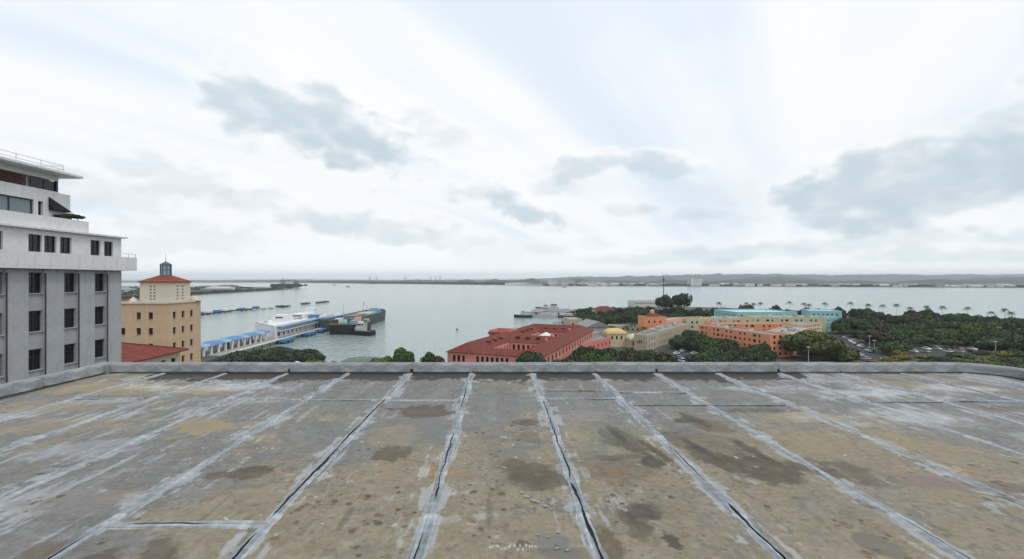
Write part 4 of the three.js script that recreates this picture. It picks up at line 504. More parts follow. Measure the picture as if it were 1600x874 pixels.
// ---------------------------------------------------------------- pink courtyard building with dark red roofs
{
  const T = thing('pink_courtyard_building', 'long pink building with dark red roofs around two courtyards', 'building');
  const A = [-20.8, 190], U = [0.926, -0.378], L = [0.378, 0.926], W = 39, N = 101, y0 = 2, y1 = 11, at = (a, b) => [A[0] + U[0] * a + L[0] * b, A[1] + U[1] * a + L[1] * b], mid = at(W / 2, N / 2);
  const walls = [], put = (p, q, inside, cols, rows, w, h, v0, dv, edge = 2, skip) => { const fr = wallFrame(p, q, inside), hs = [], pitch = (fr.len - edge * 2) / cols; for (let r = 0; r < rows; r++) for (let k = 0; k < cols; k++) if (!skip || !skip(k, r)) hs.push({ u: edge + pitch * (k + 0.5) - w / 2, v: v0 + r * dv, w, h }); walls.push(wallGeo(fr.len, y0, y1, hs, 0.4, walls.length % 2 ? 0.404 : 0).applyMatrix4(fr.m)); for (const x of hs) addWindow(T, fr, x, 0.4); };
  put(at(0, 0), at(W, 0), mid, 17, 2, 1.15, 2.6, 3, 4.4, 2, (k) => k === 3 || k === 4 || k === 12); put(at(W, 0), at(W, N), mid, 17, 2, 2.6, 2.3, 3.2, 4.2); put(at(0, N), at(W, N), mid, 9, 2, 1.3, 2.2, 3.2, 4.2); put(at(0, 0), at(0, N), mid, 20, 2, 1.3, 2.2, 3.2, 4.2);
  for (const [b0, b1] of [[12.5, 37], [57, 84]]) { const a0 = 12.5, a1 = 28.5, c = [at(a0, b0), at(a1, b0), at(a1, b1), at(a0, b1)], m2 = at(20, (b0 + b1) / 2), far = (p, q) => [(p[0] + q[0]) - m2[0], (p[1] + q[1]) - m2[1]];
    c.forEach((p, i) => put(p, c[(i + 1) % 4], far(p, c[(i + 1) % 4]), i % 2 ? 7 : 6, 2, 1.2, 2.9, 2.8, 4.3, 1)); part('courtyard_floor', fin(prism([at(a0, b0), at(a1, b0), at(a1, b1), at(a0, b1)], 2.02, 2.1)), M.beige, T); }
  part('wall', fin(walls), M.pink, T);
  const wing = (a, b, la, lb, along, hA, hB, rise) => part('roof_wing', fin(along ? ridgeRoof(at(a, b), U, L, la, lb, y1 + 0.1, rise, hA, hB, 0.5) : ridgeRoof(at(a, b), L, U, lb, la, y1 + 0.1, rise, hA, hB, 0.5)), M.redBrown, T);
  wing(0, 0, 12, N, true, true, true, 3.3); wing(29, 0, 10, N, true, true, true, 2.9); wing(5.5, 0.2, 28.5, 12, false, false, false, 1.5); wing(6, 37.3, 27.5, 19.4, false, false, false, 2.3); wing(6, 84.3, 27.5, 16.5, false, false, false, 3.4);
  // roof vents and dormers
  const dorm = fin([box(1.5, 0.9, 1.5, 0, 0.2, 0), tris([[V(-1, 0.62, -1), V(1, 0.62, -1), V(1, 1.0, 1), V(-1, 1.0, 1)]])]);
  for (const [a, b, y] of [[9.4, 20, 12.6], [9.4, 27, 12.6], [9.4, 34, 12.6], [15, 41.5, 12.7], [20, 41.5, 12.7], [25, 41.5, 12.7], [9.4, 64, 12.6], [9.4, 71, 12.6], [9.4, 78, 12.6], [15, 88, 12.5], [20, 88, 12.5], [25, 88, 12.5]]) { const [x, d] = at(a, b); const o = part('dormer', dorm, M.redBrown, T); o.position.set(x, y, -d); o.rotation.y = a > 12 ? 0.39 : 1.96; }
  for (const [a, b] of [[29.3, 40], [27, 57], [29, 86]]) { const [x, d] = at(a, b); part('chimney', fin(box(1.1, 1.3, 1.1, x, 12.6, -d)), M.pink, T); }
  // corner pavilion
  const pv = [at(-3.5, 50), at(7, 50), at(7, 62), at(-3.5, 62)], pc = at(1.7, 56), pw = [];
  pv.forEach((p, i) => { const fr = wallFrame(p, pv[(i + 1) % 4], pc), hs = [2, 5.5, 8.4].map(u => ({ u: u - 0.5, v: 10.8, w: 1.1, h: 1.7 })); pw.push(wallGeo(fr.len, y0, 14.6, hs, 0.3, i % 2 ? 0.303 : 0).applyMatrix4(fr.m)); for (const x of hs) addWindow(T, fr, x, 0.3); });
  const pp = part('pavilion', fin(pw), M.pinkDeep, T); part('pavilion_roof', fin(prism(pv.map(p => [mix(p[0], pc[0], 0.06), mix(p[1], pc[1], 0.06)]), 13.4, 13.6)), M.terracotta, pp);
  part('tile_band', fin(pv.map((p, i) => { const fr = wallFrame(p, pv[(i + 1) % 4], pc); return box(fr.len + (i % 2 ? -0.36 : 0.8), 0.9, 0.55, fr.len / 2, 13.2, 0.12).applyMatrix4(fr.m); })), M.terracotta, pp);
  const [tx, tdp] = at(20.5, 70); const tent = thing('white_tent', 'white peaked tent standing in the far courtyard of the pink building', 'tent', undefined, tx, 2.1, tdp); part('canopy', fin(pyramid(0, 0, 10, 10, 7.6, 2.9, 0.03)), M.tent, tent); for (const [x, z] of [[-4.8, -4.8], [4.8, -4.8], [4.8, 4.8], [-4.8, 4.8]]) part('pole', fin(cyl(0.1, 0.1, 7.6, x, 3.8, z, 6)), M.metal, tent);
}
house({ name: 'pink_annex', label: 'low pink annex wall building behind the long pink building', pts: [[41, 236], [70.5, 276.5], [62, 283], [33, 243]], y0: 2, y1: 8, wall: M.pinkDeep, roof: M.greyRoof, win: { 0: { cols: 9, rows: 1, w: 1.2, h: 1.8, v0: 4, dv: 3 } } });
house({ name: 'flat_roofed_shed', label: 'grey flat roofed shed between pink annex and yellow house', pts: [[46, 262], [62, 278], [56, 292], [42, 274]], y0: 2, y1: 9.6, wall: M.concrete, roof: M.greyRoof, win: { 0: { cols: 4, rows: 1, w: 1.2, h: 1.4, v0: 6, dv: 3 } } });
{ // yellow house with domed hip roof
  for (const [x, d, w, l, eave, rise, wall, roof, label] of [[66, 270, 10.5, 9, 9.6, 2.7, M.cream, M.yellow, 'cream house with rounded yellow hip roof behind the pink annex'], [75, 262, 7.5, 9, 7.4, 2.6, M.cream, M.cream, 'small cream house with rounded cream roof next to the yellow roof']]) {
    const T = thing('round_roofed_house', label, 'house'), p = [[x - w / 2, d - l / 2], [x + w / 2, d - l / 2], [x + w / 2, d + l / 2], [x - w / 2, d + l / 2]], ws = [];
    p.forEach((q, i) => { const fr = wallFrame(q, p[(i + 1) % 4], [x, d]), hs = [0.25, 0.5, 0.75].map(k => ({ u: fr.len * k - 0.5, v: eave - 3.2, w: 1, h: 1.9 })); ws.push(wallGeo(fr.len, 2, eave, hs, 0.3, i % 2 ? 0.303 : 0).applyMatrix4(fr.m)); hs.forEach(h => addWindow(T, fr, h, 0.3)); }); part('wall', fin(ws), wall, T);
    const g = []; for (let k = 0; k < 4; k++) { const s0 = Math.cos(k / 4 * 1.45), s1 = Math.cos((k + 1) / 4 * 1.45), ya = eave + rise * Math.sin(k / 4 * 1.45), yb = eave + rise * Math.sin((k + 1) / 4 * 1.45); g.push(pyramid(x, d, (w + 0.8) * s0, (l + 0.8) * s0, ya, yb - ya, s1 / s0)); } part('roof', fin(g), roof, T);
  }
}
{ // metal hall with pale roof light
  const T = thing('metal_roofed_hall', 'grey ribbed metal roof hall with white roof light', 'building'), o = [60, 322]; part('wall', fin(prism([[60, 322], [76, 326], [72, 348], [56, 344]], 2, 7.6)), M.greyWall, T);
  const u = [0.97, 0.243], v = [-0.18, 0.983]; part('roof', fin(ridgeRoof(o, u, v, 16.5, 22, 7.7, 3.6, false, false, 0.6)), M.greyRoof, T);
  const at = (a, b, h) => V(o[0] + u[0] * a + v[0] * b, h, o[1] + u[1] * a + v[1] * b); part('roof_light', fin(tris([[at(8.6, -0.3, 11.28), at(12, -0.3, 9.75), at(12, 13, 9.75), at(8.6, 13, 11.28)], [at(8.6, -0.3, 11.2), at(12, -0.3, 9.67), at(12, -0.3, 9.75), at(8.6, -0.3, 11.28)]])), M.tent, T);
  for (let k = 1; k < 6; k++) part('roof_rib', fin(tris([[at(8.3, k * 3.6, 11.5), at(16.8, k * 3.6, 7.75), at(16.8, k * 3.6 + 0.4, 7.75), at(8.3, k * 3.6 + 0.4, 11.5)]])), M.trimDark, T);
}
house({ name: 'beige_block', label: 'plain beige block beside the metal roofed hall at the inlet', pts: [[52, 352], [62, 354], [60, 372], [50, 370]], y0: 2, y1: 10.5, wall: M.beige, win: { 0: { cols: 2, rows: 1, w: 1.2, h: 1.6, v0: 6, dv: 3, edge: 1 } } });
house({ name: 'long_low_shed', label: 'long low pale roofed shed behind the yellow roofed house', pts: [[76, 330], [98, 322], [100, 330], [78, 338]], y0: 2, y1: 8.2, wall: M.sage, win: { 0: { cols: 6, rows: 1, w: 1.4, h: 1.4, v0: 5, dv: 3 } } });
house({ name: 'long_grey_building', label: 'long narrow cream building with cluttered grey flat roof', pts: [[78, 250], [150, 350], [137, 359], [72.5, 254.5]], y0: 2, y1: 10.6, wall: M.beige, roof: M.greyRoof, lip: 0.4, units: 8, nUnits: 16, win: { 0: { cols: 26, rows: 2, w: 1.1, h: 1.5, v0: 3.5, dv: 3.6, skip: (k) => k % 7 === 3 }, 3: { cols: 3, rows: 1, w: 1.6, h: 1.8, v0: 6, dv: 3 } } });
{ const T = house({ name: 'orange_chapel', label: 'orange chapel block with red tiered lantern roof', pts: [[95, 312], [110, 312], [110, 324], [95, 324]], y0: 2, y1: 15.2, wall: M.orange, roof: M.terracotta, cap: M.peach, win: { 0: { cols: 3, rows: 1, w: 1.2, h: 1.4, v0: 11.4, dv: 3 } } });
  part('drum', fin([cyl(3.4, 4.6, 1.8, 102.5, 15.9, -317, 12), cyl(2.0, 3.3, 0.9, 102.5, 17.2, -317, 12)]), M.terracotta, T); part('lantern', fin([cyl(1.3, 1.5, 1.6, 102.5, 18.3, -317, 8), cyl(0.1, 1.6, 0.9, 102.5, 19.5, -317, 8)]), M.peach, T); }
house({ name: 'peach_wing', label: 'pale peach wing stretching from the orange chapel', pts: [[111, 318], [150, 338], [146, 348], [108, 330]], y0: 2, y1: 13, wall: M.peach, roof: M.paleRoof, win: { 0: { cols: 9, rows: 2, w: 1.1, h: 1.4, v0: 5.5, dv: 3.6 } } });
// orange housing blocks round a yard
const apt = (skipSeed) => (k, r) => (Math.imul(k * 7 + r * 3 + skipSeed, 2654435761) >>> 28) < 4;
const big = (k) => (k % 4 === 2 ? 1.7 : 1);
house({ name: 'orange_apartment_block', label: 'bright orange four storey block, its long face above the dark trees', pts: [[131, 229], [118, 280], [129.5, 283], [143, 232.5]], y0: 1.8, y1: 13.2, wall: M.orange, roof: M.greyRoof, cap: M.peach, units: 5, win: { 0: { cols: 15, rows: 4, w: 1.15, h: 1.35, v0: 3, dv: 2.75, edge: 1.5, skip: apt(1), vary: big }, 3: { cols: 3, rows: 4, w: 1.4, h: 1.5, v0: 3, dv: 2.75, edge: 1 } } });
house({ name: 'orange_apartment_block', label: 'orange block running back from the corner beside the large park tree', pts: [[144, 233.2], [178, 270], [170, 280], [137.5, 245]], y0: 1.8, y1: 12.9, wall: M.peach, roof: M.paleRoof, cap: M.peach, units: 6, win: { 0: { cols: 13, rows: 4, w: 1.2, h: 1.4, v0: 3, dv: 2.75, skip: apt(4), vary: big }, 2: { cols: 10, rows: 4, w: 1.2, h: 1.4, v0: 3, dv: 2.75 } } });
house({ name: 'orange_apartment_block', label: 'orange block closing the yard in front of the sage facade', pts: [[129, 287], [177, 285], [179, 297], [130, 300]], y0: 1.8, y1: 13.2, wall: M.orange, roof: M.paleRoof, cap: M.peach, win: { 0: { cols: 13, rows: 4, w: 1.2, h: 1.4, v0: 3, dv: 2.75, skip: apt(7), vary: big } } });
house({ name: 'cream_apartment_block', label: 'cream block with dark windows behind the orange blocks', pts: [[128, 322], [178, 333], [176, 347], [126, 336]], y0: 2, y1: 13, wall: M.sage, roof: M.paleRoof, cap: M.cream, units: 9, win: { 0: { cols: 13, rows: 3, w: 1.5, h: 1.5, v0: 4, dv: 3, skip: apt(3), vary: big } } });
house({ name: 'cream_apartment_block', label: 'sage green facade block below the turquoise roofs', pts: [[180, 336], [232, 336], [234, 354], [182, 354]], y0: 2, y1: 13.4, wall: M.sage, roof: M.paleRoof, units: 3, win: { 0: { cols: 14, rows: 3, w: 1.3, h: 1.5, v0: 4.2, dv: 3, skip: apt(5), vary: big } } });
house({ name: 'cream_apartment_block', label: 'cream block with grey roof half hidden by the park trees', pts: [[194, 304], [218, 320], [212, 330], [188, 314]], y0: 2, y1: 10.5, wall: M.cream, roof: M.greyRoof, win: { 0: { cols: 9, rows: 3, w: 1.3, h: 1.5, v0: 3.4, dv: 2.7 }, 3: { cols: 3, rows: 3, w: 1.3, h: 1.5, v0: 3.4, dv: 2.7 } } });
house({ name: 'turquoise_block', label: 'long turquoise block behind the sage green facade', pts: [[180, 358], [228, 362], [224, 398], [178, 392]], y0: 2, y1: 15.2, wall: M.turquoise, roof: M.turqPale, cap: M.turqPale, win: { 0: { cols: 13, rows: 4, w: 1.3, h: 1.4, v0: 3.5, dv: 2.8, skip: apt(2) }, 3: { cols: 8, rows: 4, w: 1.3, h: 1.4, v0: 3.5, dv: 2.8 } } });
house({ name: 'turquoise_block', label: 'turquoise block with dark flat roof trees behind it', pts: [[246, 376], [268, 370], [276, 392], [254, 398]], y0: 2, y1: 15.3, wall: M.turquoise, roof: M.turqPale, win: { 0: { cols: 6, rows: 3, w: 1.4, h: 1.5, v0: 5, dv: 3.2 } } });
house({ name: 'turquoise_block', label: 'turquoise block at the edge of the wooded park', pts: [[236, 342], [254, 356], [248, 366], [230, 352]], y0: 2, y1: 12.6, wall: M.turquoise, roof: M.greyRoof, cap: M.turqPale, win: { 0: { cols: 6, rows: 3, w: 1.4, h: 1.5, v0: 3.8, dv: 2.8 }, 3: { cols: 3, rows: 3, w: 1.4, h: 1.5, v0: 3.8, dv: 2.8 } } });
{ const T = thing('red_roofed_station', 'cream station house with bright red hip roof behind the shore trees', 'house'); part('wall', fin(prism([[98, 478], [118, 482], [116, 494], [96, 490]], 2, 9.4)), M.cream, T); part('roof', fin(ridgeRoof([96, 490], [0.164, -0.986], [0.98, 0.19], 12.4, 20.6, 9.4, 3.4, true, true, 0.8)), M.redTile, T); for (let k = 0; k < 5; k++) part('window', fin(box(1.6, 1.6, 0.1, 100 + k * 4, 6.4, -478.36 - k * 0.8)), M.glass, T); }
house({ name: 'white_waterfront_hall', label: 'long white hall by the water past the red roofed station', pts: [[184, 650], [220, 656], [218, 676], [182, 670]], y0: 2, y1: 10.8, wall: M.whiteWarm, win: { 0: { cols: 9, rows: 1, w: 2, h: 1.5, v0: 6.4, dv: 3 } } });
house({ name: 'white_waterfront_hall', label: 'low white building with dark openings behind the tall twin trees', pts: [[198, 470], [222, 474], [220, 490], [196, 486]], y0: 2, y1: 9, wall: M.whiteWarm, win: { 0: { cols: 7, rows: 2, w: 2, h: 1.4, v0: 3, dv: 3 } } });
house({ name: 'white_waterfront_hall', label: 'small white block past the low building near the shore', pts: [[226, 470], [238, 472], [237, 482], [225, 480]], y0: 2, y1: 8, wall: M.white, win: { 0: { cols: 3, rows: 1, w: 1.6, h: 1.4, v0: 4.5, dv: 3 } } });
{ const T = thing('green_roofed_pavilion', 'low pavilion with green hip roof among the quay trees', 'pavilion'); part('roof', fin(ridgeRoof([-63, 190], [0, 1], [1, 0], 9, 14.5, 7.1, 1.2, true, true, 0.6)), M.greenRoof, T); part('wall', fin(prism([[-62, 191], [-49.5, 191], [-49.5, 198], [-62, 198]], 2, 6.9)), M.whiteWarm, T); }
{ const R = rng(31); const spots = [[-80.5, 181], [-77.8, 182], [-74.5, 180], [-66, 183], [-46, 181.5], [-41, 182.5]]; spots.forEach(([x, d], i) => { const T = thing('white_kiosk', ['white kiosk beside the dark spreading trees', 'taller white kiosk beside the dark spreading trees', 'white kiosk at the start of the low green bushes', 'white kiosk between the low bushes and the green roof', 'white kiosk past the green roof', 'white kiosk next to the round quay tree'][i], 'kiosk', 'white kiosks along the quay'); const h = 6.7 + R() * 1.2; part('wall', fin(box(2.6, h - 2, 2.6, x, (h + 2) / 2, -d)), M.white, T); part('roof', fin(pyramid(x, d, 3.2, 3.2, h, 0.9, 0.1)), M.tent, T); }); }

// ---------------------------------------------------------------- piers and ships
{
  setting('quay', fin(prism([[-176, 236], [-139, 236], [-139, 470], [-176, 470]], -4, 2.1)), M.concrete, 'concrete pier deck in the harbour');
  const C = thing('blue_canopy_walk', 'covered walkway with long blue roof and white columns along the pier', 'walkway');
  const arch = []; for (let k = 0; k <= 8; k++) { const a = Math.PI * k / 8; arch.push([Math.cos(a) * 5.2, Math.sin(a) * 1.3]); }
  for (let s = 0; s < 12; s++) { const d0 = 226 + s * 6.2, d1 = d0 + 6.1, f = []; for (let k = 0; k < 8; k++) { const [a, b] = [arch[k], arch[k + 1]], X = -150; f.push([V(X + a[0], 6.6 + a[1], d0), V(X + b[0], 6.6 + b[1], d0), V(X + b[0], 6.6 + b[1], d1), V(X + a[0], 6.6 + a[1], d1)]); } f.push([V(-155.2, 6.55, d0), V(-144.8, 6.55, d0), V(-144.8, 6.55, d1), V(-155.2, 6.55, d1)]); part('roof_panel', fin(tris(f)), s % 3 === 1 ? M.paleBlue : M.blue, C); part('column', fin(rbox(0.9, 4.5, 0.9, -145.6, 4.3, -(d0 + 1), 0.06)), M.white, C); part('column', fin(rbox(0.9, 4.5, 0.9, -154.3, 4.3, -(d0 + 1), 0.06)), M.white, C); if (s % 2) part('screen_wall', fin(box(0.3, 3, 4.6, -150, 3.6, -(d0 + 3.6))), s % 4 === 1 ? M.rust : M.beige, C); }
  house({ name: 'pier_terminal', label: 'long white pier terminal with blue trim behind the blue walkway', pts: [[-143, 302], [-143, 410], [-172, 410], [-172, 334]], y0: 2.1, y1: 10.2, wall: M.white, roof: M.tent, cap: M.white, units: 2, nUnits: 9, win: { 0: { cols: 16, rows: 1, w: 3.4, h: 2.2, v0: 3.4, dv: 3 } } });
  const t2 = thing('blue_stair_tower', 'square blue stair tower standing on the pier terminal edge', 'tower'); part('wall', fin([box(6.5, 10, 6.5, -145.8, 7, -372), box(6.9, 0.4, 6.9, -145.8, 12.2, -372)]), M.blue, t2); part('window', fin(box(0.1, 1.6, 2, -142.5, 9, -372)), M.glass, t2); part('stripe', fin(box(0.1, 0.5, 6.4, -142.49, 5.4, -372)), M.white, t2);
  const t3 = thing('blue_trim_gallery', 'blue trimmed boarding gallery on stilts along the terminal face', 'gallery'); part('deck', fin(box(3, 0.4, 84, -141.2, 7.0, -346)), M.white, t3); part('roof', fin(box(3.4, 0.3, 84, -141.2, 9.6, -346)), M.paleBlue, t3); for (let k = 0; k < 13; k++) part('post', fin([box(0.35, 7, 0.35, -140.1, 5.5, -(306 + k * 6.6))]), M.whiteWarm, t3); part('rail', fin([box(0.12, 0.12, 84, -139.8, 8.0, -346), box(0.12, 0.5, 84, -139.8, 7.35, -346)]), M.blue, t3);
  for (const [x, d, w, h, dd, label] of [[-160, 350, 9, 4.4, 12, 'white plant room on the terminal roof near its middle'], [-158, 380, 12, 3.2, 20, 'low white plant room at the far end of the terminal roof'], [-164, 412, 8, 13, 8, 'slim white tower block past the terminal roof']]) { const T = thing('roof_plant_room', label, 'plant room', 'plant rooms of the terminal'); const b = h > 10 ? 2.1 : 9.65; part('wall', fin(box(w, h, dd, x, b + h / 2, -d)), M.white, T); part('louvre', fin(box(w * 0.6, 1, 0.1, x, b + h * 0.6, -(d - dd / 2 - 0.04))), M.trimDark, T); part('mast', fin(cyl(0.1, 0.1, 4, x, b + h + 2, -d, 6)), M.metal, T); }
  for (const [d, c] of [[300, 0], [337, 1], [360, 2]]) { const T = thing('mooring_platform', ['blue mooring platform beside the front of the terminal', 'blue mooring platform below the middle of the terminal', 'blue mooring platform next to the black barge'][c], 'platform', 'mooring platforms beside the pier'); part('deck', fin(box(6, 1.6, 14, -135.4, 1.9, -d)), M.blue, T); for (const q of [-5, 5]) { part('pile', fin(cyl(0.5, 0.5, 5, -133.4, -0.5, -(d + q), 8)), M.concrete, T); part('fender', fin(cyl(0.45, 0.45, 1.2, -132.2, 1.2, -(d + q * 0.6), 10)), M.rubber, T); } }
  const fw = thing('catwalk', 'low pale catwalk linking the mooring platforms along the pier', 'catwalk'); part('deck', fin(box(2, 0.35, 150, -137.2, 2.6, -318)), M.whiteWarm, fw); for (let k = 0; k < 16; k++) part('pile', fin(cyl(0.3, 0.3, 6, -137.2, -0.3, -(245 + k * 9.6), 7)), M.dirt, fw);
}
// hull lofted from waterline to deck; l along depth, pointed bow at the far end when bow > 0
function hull(l, w, h, bow, y0 = -1, flare = 0.08) { const P = (s, t) => { const wd = w / 2 * (1 - Math.pow(Math.max(0, (s - (1 - bow)) / (bow || 1)), 2) * (bow ? 0.97 : 0)) * (1 - flare * (1 - t)); return [wd, y0 + (h - y0) * t + (t === 1 ? Math.pow(Math.max(0, s - 0.6) / 0.4, 2) * h * 0.22 * (bow ? 1 : 0) : 0), -l / 2 + l * s]; }; const f = [], n = 14; for (let i = 0; i < n; i++) for (let k = 0; k < 3; k++) for (const m of [-1, 1]) { const q = (s, t) => { const [a, b, c] = P(s, t); return V(a * m, b, c); }; const s0 = i / n, s1 = (i + 1) / n, t0 = k / 3, t1 = (k + 1) / 3; f.push([q(s0, t0), q(s1, t0), q(s1, t1), q(s0, t1)]); } const q = (s, t, m) => { const [a, b, c] = P(s, t); return V(a * m, b, c); }; f.push([q(0, 0, -1), q(0, 0, 1), q(0, 1, 1), q(0, 1, -1)]); return tris(f); }
{
  const gB = thing('cargo_barge', 'long grey green cargo ship hull moored along the pier', 'ship', undefined, -125, 0, 425, -0.03); part('hull', fin(hull(122, 24, 8.6, 0.18)), M.hullGrey, gB); part('deck', fin(box(19, 0.4, 100, 0, 7.4, 8)), M.deck, gB); for (const q of [-11.2, 11.2]) part('bulwark', fin(box(0.4, 1.2, 100, q, 8.6, 8)), M.blue, gB); part('hatch', fin(box(12, 1.6, 26, 0, 8.4, -18)), M.sage, gB); part('hatch', fin(box(12, 1.6, 26, 0, 8.4, 14)), M.deck, gB); part('wheelhouse', fin([box(12, 2.6, 8, 0, 9, -44), box(8, 1.6, 5, 0, 11, -44)]), M.paleBlue, gB); part('mast', fin([cyl(0.2, 0.3, 14, 3, 14, 0, 6), bar(V(3, 20, 0), V(3, 12, 16), 0.15)]), M.metal, gB); part('mast', fin(cyl(0.2, 0.3, 12, -4, 13, 30, 6)), M.metal, gB); for (const q of [-11.2, 11.2]) part('rail', fin(box(0.2, 0.2, 90, q, 9.3, 6)), M.paleBlue, gB);
  const bB = thing('black_barge', 'black hulled barge with cluttered deck moored across from the pier', 'ship', undefined, -111.5, 0, 356, 0.0); part('hull', fin([hull(27, 23, 7.6, 0, -1, 0.03)]), M.hullBlack, bB); part('deck', fin(box(22, 0.4, 26, 0, 6.9, 0)), M.deck, bB); part('bulwark', fin([box(23.1, 1.0, 0.4, 0, 7.7, 13.4), box(0.4, 1.0, 26, -11.3, 7.7, 0), box(0.4, 1.0, 26, 11.3, 7.7, 0)]), M.deck, bB);
  const R = rng(88), cols = [M.paleBlue, M.blue, M.peach, M.sage, M.white, M.lanternGrey, M.beige, M.greenRoof, M.trimDark, M.turqPale, M.paleBlue, M.white], words = ['pale blue', 'blue', 'peach', 'sage green', 'white', 'dark grey', 'beige', 'dark green', 'black', 'light turquoise', 'second pale blue', 'second white'];
  cols.forEach((m, k) => { const x = -9 + (k % 4) * 6 + (R() - 0.5) * 1.2, z = -9 + Math.floor(k / 4) * 8, h = 1.6 + R() * 2.2, T = thing('deck_container', words[k] + ' container standing on the deck of the black barge', 'container', 'containers on the black barge', -111.5 + x, 7.1, 356 - z, (R() - 0.5) * 0.5); part('body', fin(rbox(3.4 + R() * 1.6, h, 3 + R() * 2.5, 0, h / 2, 0, 0.08)), m, T); for (let q = 0; q < 4; q++) part('rib', fin(box(0.12, h * 0.86, 0.12, -1.4 + q * 0.9, h / 2, 2.75)), m, T); });
  const tg = thing('tugboat', 'tugboat with white wheelhouse lying against the black barge', 'boat', undefined, -99.5, 0, 341, 1.2); part('hull', fin(hull(20, 7.4, 3.4, 0.35)), M.hullBlack, tg); part('deck', fin(box(6.2, 0.3, 13, 0, 2.7, 1.6)), M.concrete, tg); part('wheelhouse', fin([rbox(5, 3, 7, 0, 4.4, 0, 0.2), rbox(4, 2.8, 4.4, 0, 7.2, -0.4, 0.2)]), M.hullWhite, tg); part('window', fin([box(4.06, 1, 3.6, 0, 7.6, -0.4), box(3.2, 1, 4.46, 0, 7.6, -0.4)]), M.glass, tg); for (const q of [-1.2, 1.2]) part('funnel', fin(cyl(0.6, 0.7, 3, q, 7.2, 3.6, 10)), M.hullWhite, tg); part('mast', fin(cyl(0.1, 0.14, 6, 0, 11, -0.4, 6)), M.hullWhite, tg); for (const q of [-3.7, 3.7]) part('fender', fin(box(0.5, 1.0, 13, q, 2.6, 2.5)), M.rubber, tg);
}
{ // outer finger piers on piles
  const run = (x, d0, d1, label, w, blue) => { const T = thing('finger_pier', label, 'pier', 'finger piers in the bay'); part('deck', fin(box(w, 1.3, d1 - d0, x, 1.4, -(d0 + d1) / 2)), M.dirt, T); part('rail', fin(box(0.25, 1.0, d1 - d0, x - w / 2 + 0.2, 2.5, -(d0 + d1) / 2)), blue ? M.blue : M.concrete, T); for (let d = d0 + 3; d < d1; d += 11) for (const q of [-1, 1]) part('pile', fin(cyl(0.5, 0.5, 4, x + q * (w / 2 - 0.8), -0.2, -d, 7)), M.dirt, T); if (blue) for (let d = d0 + 8; d < d1 - 6; d += 17) part('shed', fin(box(5, 2, 9, x, 3.04, -d)), (d | 0) % 2 ? M.blue : M.white, T); };
  run(-333, 500, 592, 'dark finger pier with blue sheds nearest the tan building', 8, true); run(-327, 593, 642, 'shorter finger pier with blue sheds past the first one', 6, true); run(-312, 672, 696, 'small isolated finger pier platform in the open bay', 12, false); run(-312, 748, 778, 'thin dark finger pier, first part of the outermost pair', 5, false); run(-302, 784, 835, 'thin dark finger pier at the outer end of the row', 5, false);
  for (let k = 0; k < 5; k++) { const B = thing('moored_skiff', 'small white skiff moored off the end of the blue shed pier', 'boat', 'skiffs off the blue shed pier', -312 - (k % 2) * 4, 0, 602 + k * 11, 0.4 * k); part('hull', fin(hull(8, 2.6, 1.4, 0.4)), M.hullWhite, B); part('cabin', fin(rbox(1.8, 1.3, 2.6, 0, 1.8, 0, 0.2)), M.hullWhite, B); }
}
